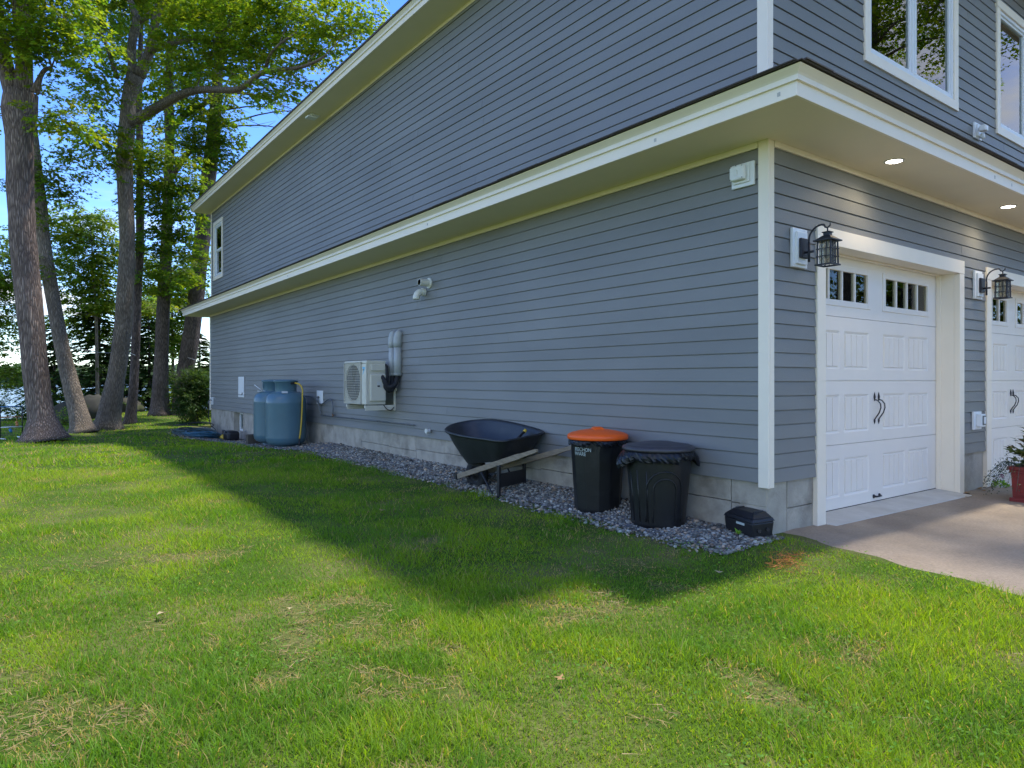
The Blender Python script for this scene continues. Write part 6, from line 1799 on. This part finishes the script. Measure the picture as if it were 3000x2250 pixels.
# bare dead branches fanning from the pine towards the roof
b = MB()
r3 = np.random.default_rng(31)
for k in range(20):
    z0_ = r3.uniform(10.0, 13.5)
    s = Vector((1.3, 22.95, z0_))
    L_ = r3.uniform(2.2, 4.6)
    a = r3.uniform(-.9, .1)
    e_ = s + Vector((math.cos(a) * L_, math.sin(a) * L_, r3.uniform(-.9, .3)))
    m_ = s.lerp(e_, .5) + Vector((0, 0, .25))
    pts = bez([s, m_, e_], 8)
    b.tube(pts, [.035 - .029 * i / (len(pts) - 1) for i in range(len(pts))], 5)
    for j in range(5):
        q = pts[int(len(pts) * r3.uniform(.35, .95)) - 1]
        b.tube([q, q + Vector((r3.uniform(.2, .9), r3.uniform(-.7, .4), r3.uniform(-.35, .3)))], [.010, .003], 4)
o = b.build('dead_branch', M['bark_d']); o.parent = t6; o.matrix_parent_inverse = Matrix.Translation(t6.location).inverted()

# lichen on the pale trunk: thin crusts standing on the bark
# ------------------------------------------------------------------ younger growth near the shore
def byn(k):
    return [c[1:] for c in BGCL if c[0] == k]
grow('young_maple', 'slender light green young tree behind the leaning trunks', 'tree', [[(-1.95, 27.2, gz(-1.95, 27.2), .07), (-2.0, 27.2, 3.5, .05), (-2.1, 27.3, 5.5, .03), (-2.2, 27.3, 7.4, .012)]], byn('young'), M['leaf_pale'], M['bark_g'], .12, 18, 2.4, 'shore trees', 41, seg=8)
grow('young_maple', 'yellow green young tree seen between straight trunk and leaning pine', 'tree', [[(1.33, 30.9, gz(1.3, 30.9), .08), (1.3, 30.9, 3, .06), (1.2, 30.8, 6.5, .02)]], byn('pale'), M['leaf_pale'], M['bark_g'], .13, 18, 2.6, 'shore trees', 42, seg=8)
grow('young_maple', 'light green young tree cut off by the left picture edge', 'tree', [[(-5.9, 25.0, gz(-5.9, 25), .09), (-5.8, 25.0, 3, .07), (-5.6, 24.9, 6.2, .02)]], byn('edge'), M['leaf_pale'], M['bark_d'], .11, 18, 2.6, 'shore trees', 43, seg=8)

def conifer(x, y, h, w, label, seed, z0=None):
    r = np.random.default_rng(seed)
    zb = gz(x, y) if z0 is None else z0
    t = tag(empty('spruce_tree', (x, y, zb)), label, 'tree', 'dark conifers by the shore')
    b = MB().tube([(x, y, zb - .3), (x + .02, y, zb + h * .5), (x, y, zb + h)], [.03 * h * .6, .018 * h * .6, .01], 8)
    P_, A_, N_, S_ = [], [], [], []
    nb = int(h * 46)
    for k in range(nb):
        f = (k + r.random()) / nb
        z = zb + .25 + f * (h - .3)
        L_ = w * (1 - f) ** .8 * r.uniform(.55, 1.15) + .12
        a = r.uniform(0, 6.28)
        d = np.array([math.cos(a), math.sin(a), 0]); s = np.array([-d[1], d[0], 0])
        e_ = np.array([x, y, z]) + d * L_ + np.array([0, 0, -.22 * L_])
        b.tube([(x, y, z), tuple((np.array([x, y, z]) + e_) / 2 + np.array([0, 0, .05 * L_])), tuple(e_)], [.012, .008, .003], 4)
        m = int(12 + 30 * L_)
        tt = r.uniform(.12, 1, m)
        sg = r.choice([-1, 1], m)
        pos = np.array([x, y, z]) + d * (tt * L_)[:, None] + np.array([0, 0, -.22 * L_]) * (tt ** 2)[:, None] + np.array([0, 0, .05 * L_]) * np.sin(tt * 3.1)[:, None]
        ax = d * .8 + s * (sg * r.uniform(.3, 1.0, m))[:, None]; ax[:, 2] -= r.uniform(.0, .5, m)
        P_.append(pos); A_.append(ax); S_.append(r.uniform(.16, .30, m) * (1.15 - .5 * tt) * (.6 + .4 * min(1, L_)))
        nn = r.normal(0, .35, (m, 3)); nn[:, 2] += 1; N_.append(nn)
    P_, A_, N_, S_ = map(np.concatenate, (P_, A_, N_, S_))
    SH = np.array([(0, 0, 0), (-.16, .30, -.03), (0, .36, .02), (.16, .30, -.03), (-.10, .66, -.05), (.10, .66, -.05), (0, 1, -.08)])
    FS = np.array([(0, 2, 1), (0, 3, 2), (2, 4, 1), (2, 3, 5), (2, 6, 4), (2, 5, 6)])
    V, F, C = place_leaves(P_, A_, N_, S_, SH, FS, tints(len(P_), .7, 1.3, .1, r))
    for nm_, me in (('trunk', b.mesh('trunk', M['bark_d'])), ('crown', np_mesh('crown', V, F, M['needle_g'], C))):
        o = link(nm_, me, t); o.matrix_parent_inverse = Matrix.Translation(t.location).inverted()
    return t
conifer(-1.83, 28.4, 6.4, 1.9, 'tallest dark conifer, behind the gap between leaning trunks', 51)
conifer(-3.2, 30.2, 4.2, 1.9, 'dark conifer behind left leaning trunk near the shore', 52)
conifer(.05, 29.0, 4.4, 1.8, 'dark conifer behind the thin and straight trunks', 53)
conifer(1.9, 28.5, 3.4, 1.6, 'dark conifer behind the right leaning pine by the shore', 54)
conifer(-.95, 31.5, 3.6, 1.9, 'low dark conifer farthest back beside the lake', 55)
conifer(-6.6, 29.5, 3.0, 1.5, 'low dark conifer beyond the toss game by left edge', 56)

def shrub(x, y, w, h, label, n, leaf, size, seed, shape=LEAF3, faces=LEAF3_F, grp=None, name='shrub', hole=0.0):
    r = np.random.default_rng(seed)
    zb = gz(x, y)
    t = tag(empty(name, (x, y, zb)), label, 'shrub', grp)
    u = r.normal(0, 1, (n, 3)); u /= np.linalg.norm(u, axis=1, keepdims=True)
    a = np.arctan2(u[:, 1], u[:, 0])
    lump = .8 + .35 * np.sin(a * 3 + seed) * np.cos(u[:, 2] * 4 + seed) + .15 * np.sin(a * 7 + 2 * seed)
    u *= (r.random((n, 1)) ** .35) * lump[:, None]
    pos = np.stack([x + u[:, 0] * w, y + u[:, 1] * w, zb + h * .5 + u[:, 2] * h * .52], 1)
    d = u + r.normal(0, .45, (n, 3)); d[:, 2] += .15
    V, F, C = sprays(pos, d, r.uniform(.14, .32, n), 12, size, droop=.15, r=r, shape=shape, faces=faces, width=.3)
    b = MB()
    for k in range(9):
        q = Vector(pos[k]); b.tube([(x + r.normal(0, .05), y + r.normal(0, .05), zb - .05), Vector((x, y, zb + h * .4)).lerp(q, .5), q], [.018, .012, .004], 5)
    for nm_, me in (('stem', b.mesh('stem', M['bark_d'])), ('foliage', np_mesh('foliage', V, F, leaf, C))):
        o = link(nm_, me, t); o.matrix_parent_inverse = Matrix.Translation(t.location).inverted()
    return t
NEED = np.array([(-.10, 0, 0), (.10, 0, 0), (.06, .6, 0), (-.06, .6, 0), (0, 1, 0)]); NEED_F = np.array([(0, 1, 2), (0, 2, 3), (3, 2, 4)])
shrub(.02, 20.3, .62, 1.75, 'dense dark yew bush behind the far house corner', 1500, M['needle_g'], .10, 61, NEED, NEED_F)
shrub(-5.2, 26.6, .75, .95, 'dark leafy bush at left edge behind the toss game', 264, M['leaf_dark'], .07, 62, grp='low shore bushes')
shrub(-3.9, 27.0, .6, .6, 'low dark bush behind the thickest trunk', 198, M['leaf_dark'], .07, 63, grp='low shore bushes')
shrub(-2.75, 27.3, .7, .95, 'dark leafy bush behind the boulders and leaning trunk', 286, M['leaf_dark'], .07, 64, grp='low shore bushes')
shrub(-1.35, 29.0, .7, .9, 'dark leafy bush between the lichen trunk and thin trunk', 286, M['leaf_dark'], .07, 65, grp='low shore bushes')
shrub(.9, 27.6, .6, .8, 'dark leafy bush between the straight trunk and leaning pine', 242, M['leaf_dark'], .07, 66, grp='low shore bushes')
shrub(-3.35, 22.6, .22, .5, 'small bright fern like bush before the mossy boulder', 40, M['leaf_pale'], .06, 67)
shrub(1.6, 22.5, .6, .9, 'low dark bush right of leaning pine behind the house corner', 242, M['leaf_dark'], .07, 68, grp='low shore bushes')

# boulders
def boulder(x, y, sx, sy, sz, label, seed):
    r = np.random.default_rng(seed)
    bm = bmesh.new()
    bmesh.ops.create_icosphere(bm, subdivisions=4, radius=1)
    for v in bm.verts:
        p = v.co
        k = 1 + .32 * (float(fnoise(p.x * 1.3 + p.z * .7 + seed, p.y * 1.3 - p.z * .6, 1.1, seed)) - .5) * 2
        k -= .10 * abs(float(vnoise(p.x + p.z, p.y - p.z, 3.1, seed + 2)) - .5)
        v.co = Vector((p.x * sx, p.y * sy, p.z * sz)) * k
    me = bpy.data.meshes.new('boulder'); bm.to_mesh(me); bm.free()
    for p in me.polygons:
        p.use_smooth = True
    me.materials.append(M['rock'])
    tag(link('boulder', me, None, (x, y, gz(x, y) + sz * .35), (0, 0, seed)), label, 'rock', 'boulders at the lawn edge')
boulder(-3.15, 23.9, .48, .40, .48, 'mossy grey boulder left of the leaning trunk', 3)
boulder(-2.15, 25.6, .75, .50, .62, 'largest mossy boulder between the leaning and the lichen trunks', 4)
boulder(-.95, 27.6, .60, .40, .42, 'low grey boulder between the lichen trunk and straight trunk', 6)

# rope strung between trunks
rp = tag(empty('rope', (-2.2, 20, 1.97)), 'thin white rope strung from leaning trunk across to the straight trunks', 'rope')
P_(rp, MB().tube(bez([(-3.35, 18.6, 2.02), (-2.55, 19.45, 1.93), (-2.12, 19.5, 1.98)], 14), .006, 5), 'span', M['rope'])
P_(rp, MB().tube(bez([(-2.12, 19.45, 1.98), (-1.85, 20.3, 2.00), (-1.52, 21.1, 1.93)], 10), .010, 5), 'span', M['rope'])
P_(rp, MB().tube(bez([(.4, 23.2, 1.95), (.7, 22.2, 1.78), (1.2, 21.6, 1.62)], 10), .005, 5), 'span', M['rope'])

# trees in front of the garage side (they shade the drive and show in the upper windows)
st = [(7.0, -6.2, -.3, .36), (7.0, -6.2, .2, .27), (6.9, -6.0, 4.5, .22), (6.8, -5.4, 8.0, .15), (6.6, -4.8, 12.5, .05)]
q = np.random.default_rng(77)
cl = []
for k in range(64):
    u = q.normal(0, 1, 3); u /= np.linalg.norm(u); u *= q.random() ** .4
    c = np.array([6.6 + u[0] * 4.3, -4.6 + u[1] * 3.8, 11.2 + u[2] * 3.0])
    d_ = c - np.array([-4.781, -3.122, 1.15])
    zc_ = d_[0] * .5935 + d_[1] * .8049
    if zc_ > 0 and (d_[0] * .8049 - d_[1] * .5935 - 2.2) / zc_ < .745 and (d_[2] - 2.0) / zc_ < .56:
        continue                                             # this side of the crown is trimmed back from the house
    cl.append((*c, q.uniform(.7, 1.15), q.uniform(.45, .7), q.uniform(.5, .9)))
ft = grow('maple_tree', 'big leafy maple standing on the far side of the driveway', 'tree', [st], cl, M['leaf'], M['bark_g'], .105, 22, .30, 'trees across the driveway', 81, seg=10, sp_len=(.5, .9))
for k, (x, y, rz_, s, lb) in enumerate(((14.6, -6.6, 0.5, 1.05, 'leafy maple next along the driveway after the nearest one'), (19.5, -11.0, 1.7, 1.0, 'leafy maple farther along the driveway, beyond the big one'), (12.5, -21.0, 4.8, 1.15, 'tall leafy maple behind the driveway trees'), (27, -15, 2.6, 1.2, 'leafy maple farthest along the driveway'), (-8.0, -22.0, .8, 1.05, 'leafy maple at the road end of the lawn'), (-21.0, 4.0, 5.6, 1.0, 'leafy maple on the open side of the lawn'),
        (34, -7, 3.1, .75, 'low leafy maple at the driveway end, nearest the house line'), (36, -13, .4, .7, 'low leafy maple at the driveway end, middle of three'), (31, -20, 4.1, .8, 'low leafy maple at the driveway end, farthest from house'), (24, -24, 5.2, .85, 'bushy maple in the woods across the driveway'), (17, -27, 1.1, .8, 'bushy maple deep in the woods across the driveway'), (28, -9.5, 2.2, .62, 'small leafy maple beside the driveway end'), (22, -17, .9, .65, 'small leafy maple in the woods edge across the driveway'), (3, -27, 2.9, .9, 'bushy maple behind the lawn, far from the house'))):
    c = copy_tree(ft)
    c['label'] = lb
    c.location = (x, y, gz(x, y) - (2.2 * s if s < .9 else 0)); c.rotation_euler = (0, 0, rz_); c.scale = (s, s, s)

bsh = shrub(26.0, -10.0, 3.6, 7.5, 'big rounded thicket across the driveway end, nearest house line', 900, M['leaf_dark'], .20, 91, grp='thickets across the driveway', name='thicket')
for x, y, rz_, s, lb in ((31.5, -14.0, 1.0, 1.1, 'big rounded thicket at the driveway end, second from house'), (24.5, -16.0, 2.2, .95, 'big rounded thicket opposite the garage doors'), (37.0, -10.5, 3.3, 1.2, 'big rounded thicket farthest along the driveway'), (29.5, -20.0, 4.4, 1.1, 'big rounded thicket behind the driveway trees'), (20.5, -21.5, 5.1, 1.0, 'big rounded thicket beside the tall driveway maple')):
    c = copy_tree(bsh)
    c['label'] = lb
    c.location = (x, y, gz(x, y)); c.rotation_euler = (0, 0, rz_); c.scale = (s, s, s)

# ------------------------------------------------------------------ lawn grass
TR = np.array([(p[0][0], p[0][1], p[0][3] * 1.15) for p in (TP['T1'], TP['T2'], TP['T3'], TP['T4'], TP['T5'], TP['T6'])])
def lawn_mask(x, y):
    ok = np.ones(len(x), bool)
    ge = gravel_edge(y)
    ok &= ~((x > ge - .015) & (y > -.10) & (y < 19.0))
    ok &= ~((x > drive_edge(y)) & (y <= .1))
    ok &= ~((x > -.3) & (y > -.02) & (y < 19.0))
    for tx, ty, tr in TR:
        ok &= np.hypot(x - tx, y - ty) > tr
    return ok
CAMX, CAMY = -4.781, -3.122
def wedge(n, r0, r1, g, pow_=1.0):
    """points in the camera's field, a little beyond its edges; pow_ tilts the spread towards the near side"""
    rr = (g.random(n) ** pow_ * (r1 ** 2 - r0 ** 2) + r0 ** 2) ** .5
    a = math.radians(36.402) + g.uniform(math.radians(-47), math.radians(47), n)
    return CAMX - 1.0 + rr * np.sin(a), CAMY - 1.3 + rr * np.cos(a), rr
def dryness(x, y):
    d = fnoise(x, y, 1.9, 21) * .55 + fnoise(x, y, 5.1, 23) * .45
    # the sunny foreground is thinner than the shaded strip along the house
    near = sstep(1.2, -1.6, y + .35 * (x + 3.0))
    return .85 * sstep(.53, .68, d + .075 * near - .045)
g = np.random.default_rng(5)
VV, FF, CC = [], [], []
vo = 0
for (n, r0, r1, h0, h1, w, two, pw) in ((370000, 1.9, 6.0, .020, .056, .0036, True, 1.25), (300000, 6.0, 12.6, .024, .058, .0065, False, 1.25), (200000, 12.6, 34.6, .03, .065, .020, False, 1.35)):
    x, y, rr = wedge(n, r0, r1, g, pw)
    ok = lawn_mask(x, y)
    dry = dryness(x, y)
    tall = fnoise(x, y, 1.7, 31)
    ok &= g.random(n) > dry * .62
    ok &= (y + .12 * x) < 29.5
    x, y, dry, tall = x[ok], y[ok], dry[ok], tall[ok]
    n = len(x)
    z = ground_z(x, y) - .004
    h = g.uniform(h0, h1, n) * (.5 + .85 * sstep(.3, .75, tall)) * (1 - .5 * dry)
    a = g.uniform(0, 6.28, n)
    lean = g.uniform(.2, 1.5, n) * h
    la = a + 1.57 + g.normal(0, .5, n)
    wv = w * g.uniform(.6, 1.3, n)
    bx_, by_ = np.cos(a) * wv * .5, np.sin(a) * wv * .5
    P = np.stack([x, y, z], 1)
    S = np.stack([bx_, by_, 0 * bx_], 1)
    Lv = np.stack([np.cos(la) * lean, np.sin(la) * lean, h], 1)
    # own colour of each blade: fresh, yellowish, or straw
    big = fnoise(x, y, .55, 41)
    yel = sstep(.40, .62, big * .45 + fnoise(x, y, 2.3, 43) * .55)
    b = g.uniform(.7, 1.3, n)[:, None]
    c = np.array([[.66, .86, .9]]) * (1 - yel[:, None]) + np.array([[1.22, 1.18, 1.0]]) * yel[:, None]
    straw = g.random(n) < (.06 + .5 * dry)
    c[straw] = np.array([2.5, 1.18, 11.0])
    c = c * b
    if two:
        M1 = P + Lv * np.array([.42, .42, .62])
        V = np.stack([P - S, P + S, M1 + S * .8, M1 - S * .8, P + Lv], 1)
        F = np.array([(0, 1, 2), (0, 2, 3), (3, 2, 4)])
    else:
        V = np.stack([P - S, P + S, P + Lv], 1)
        F = np.array([(0, 1, 2)])
    k = V.shape[1]
    FF.append((F[None] + (np.arange(n) * k)[:, None, None]).reshape(-1, 3) + vo)
    VV.append(V.reshape(-1, 3)); CC.append(np.repeat(c, k, axis=0)); vo += n * k
kind(link('grass', np_mesh('grass', np.concatenate(VV), np.concatenate(FF), M['grass'], np.concatenate(CC))), 'stuff')

# clover and plantain among the grass, straw thatch lying flat
n = 30000
x, y, rr = wedge(n, 2.0, 8.0, g, 1.3)
wn_ = fnoise(x, y, 1.9, 51)
ok = lawn_mask(x, y) & (g.random(n) < sstep(.50, .66, wn_)) & (y + .35 * (x + 3) < 2.6)
x, y = x[ok], y[ok]; n = len(x)
a = g.uniform(0, 6.28, n)
P = np.stack([x, y, ground_z(x, y) + g.uniform(.018, .05, n)], 1)
ax = np.stack([np.cos(a), np.sin(a), g.uniform(-.1, .6, n)], 1); nm = g.normal(0, .3, (n, 3)); nm[:, 2] += 1
V, F, C = place_leaves(P, ax, nm, g.uniform(.009, .023, n), OVAL * np.array([1.25, 1, 1]), OVAL_F, tints(n, .75, 1.3, .1, g))
kind(link('lawn_weeds', np_mesh('lawn_weeds', V, F, M['weed'], C)), 'stuff')
n = 80000
x, y, rr = wedge(n, 2.0, 7.5, g, 1.2)
ok = lawn_mask(x, y) & (g.random(n) < dryness(x, y) * .9)
x, y = x[ok], y[ok]; n = len(x)
a = g.uniform(0, 6.28, n)
P = np.stack([x, y, ground_z(x, y) + g.uniform(.004, .022, n)], 1)
ax = np.stack([np.cos(a), np.sin(a), g.uniform(-.15, .2, n)], 1); nm = g.normal(0, .3, (n, 3)); nm[:, 2] += 1
V, F, C = place_leaves(P, ax, nm, g.uniform(.03, .08, n), np.array([(-.028, 0, 0), (.028, 0, 0), (0, 1, 0)]), np.array([(0, 1, 2)]), np.clip(g.uniform(.6, 1.25, (n, 1)) * np.array([[1, .95, .9]]), 0, 2))
M['straw'] = leaf_mat('straw', (.36, .27, .13), (.2, .15, .07), .2, .5, .03)
kind(link('thatch', np_mesh('thatch', V, F, M['straw'], C)), 'stuff')
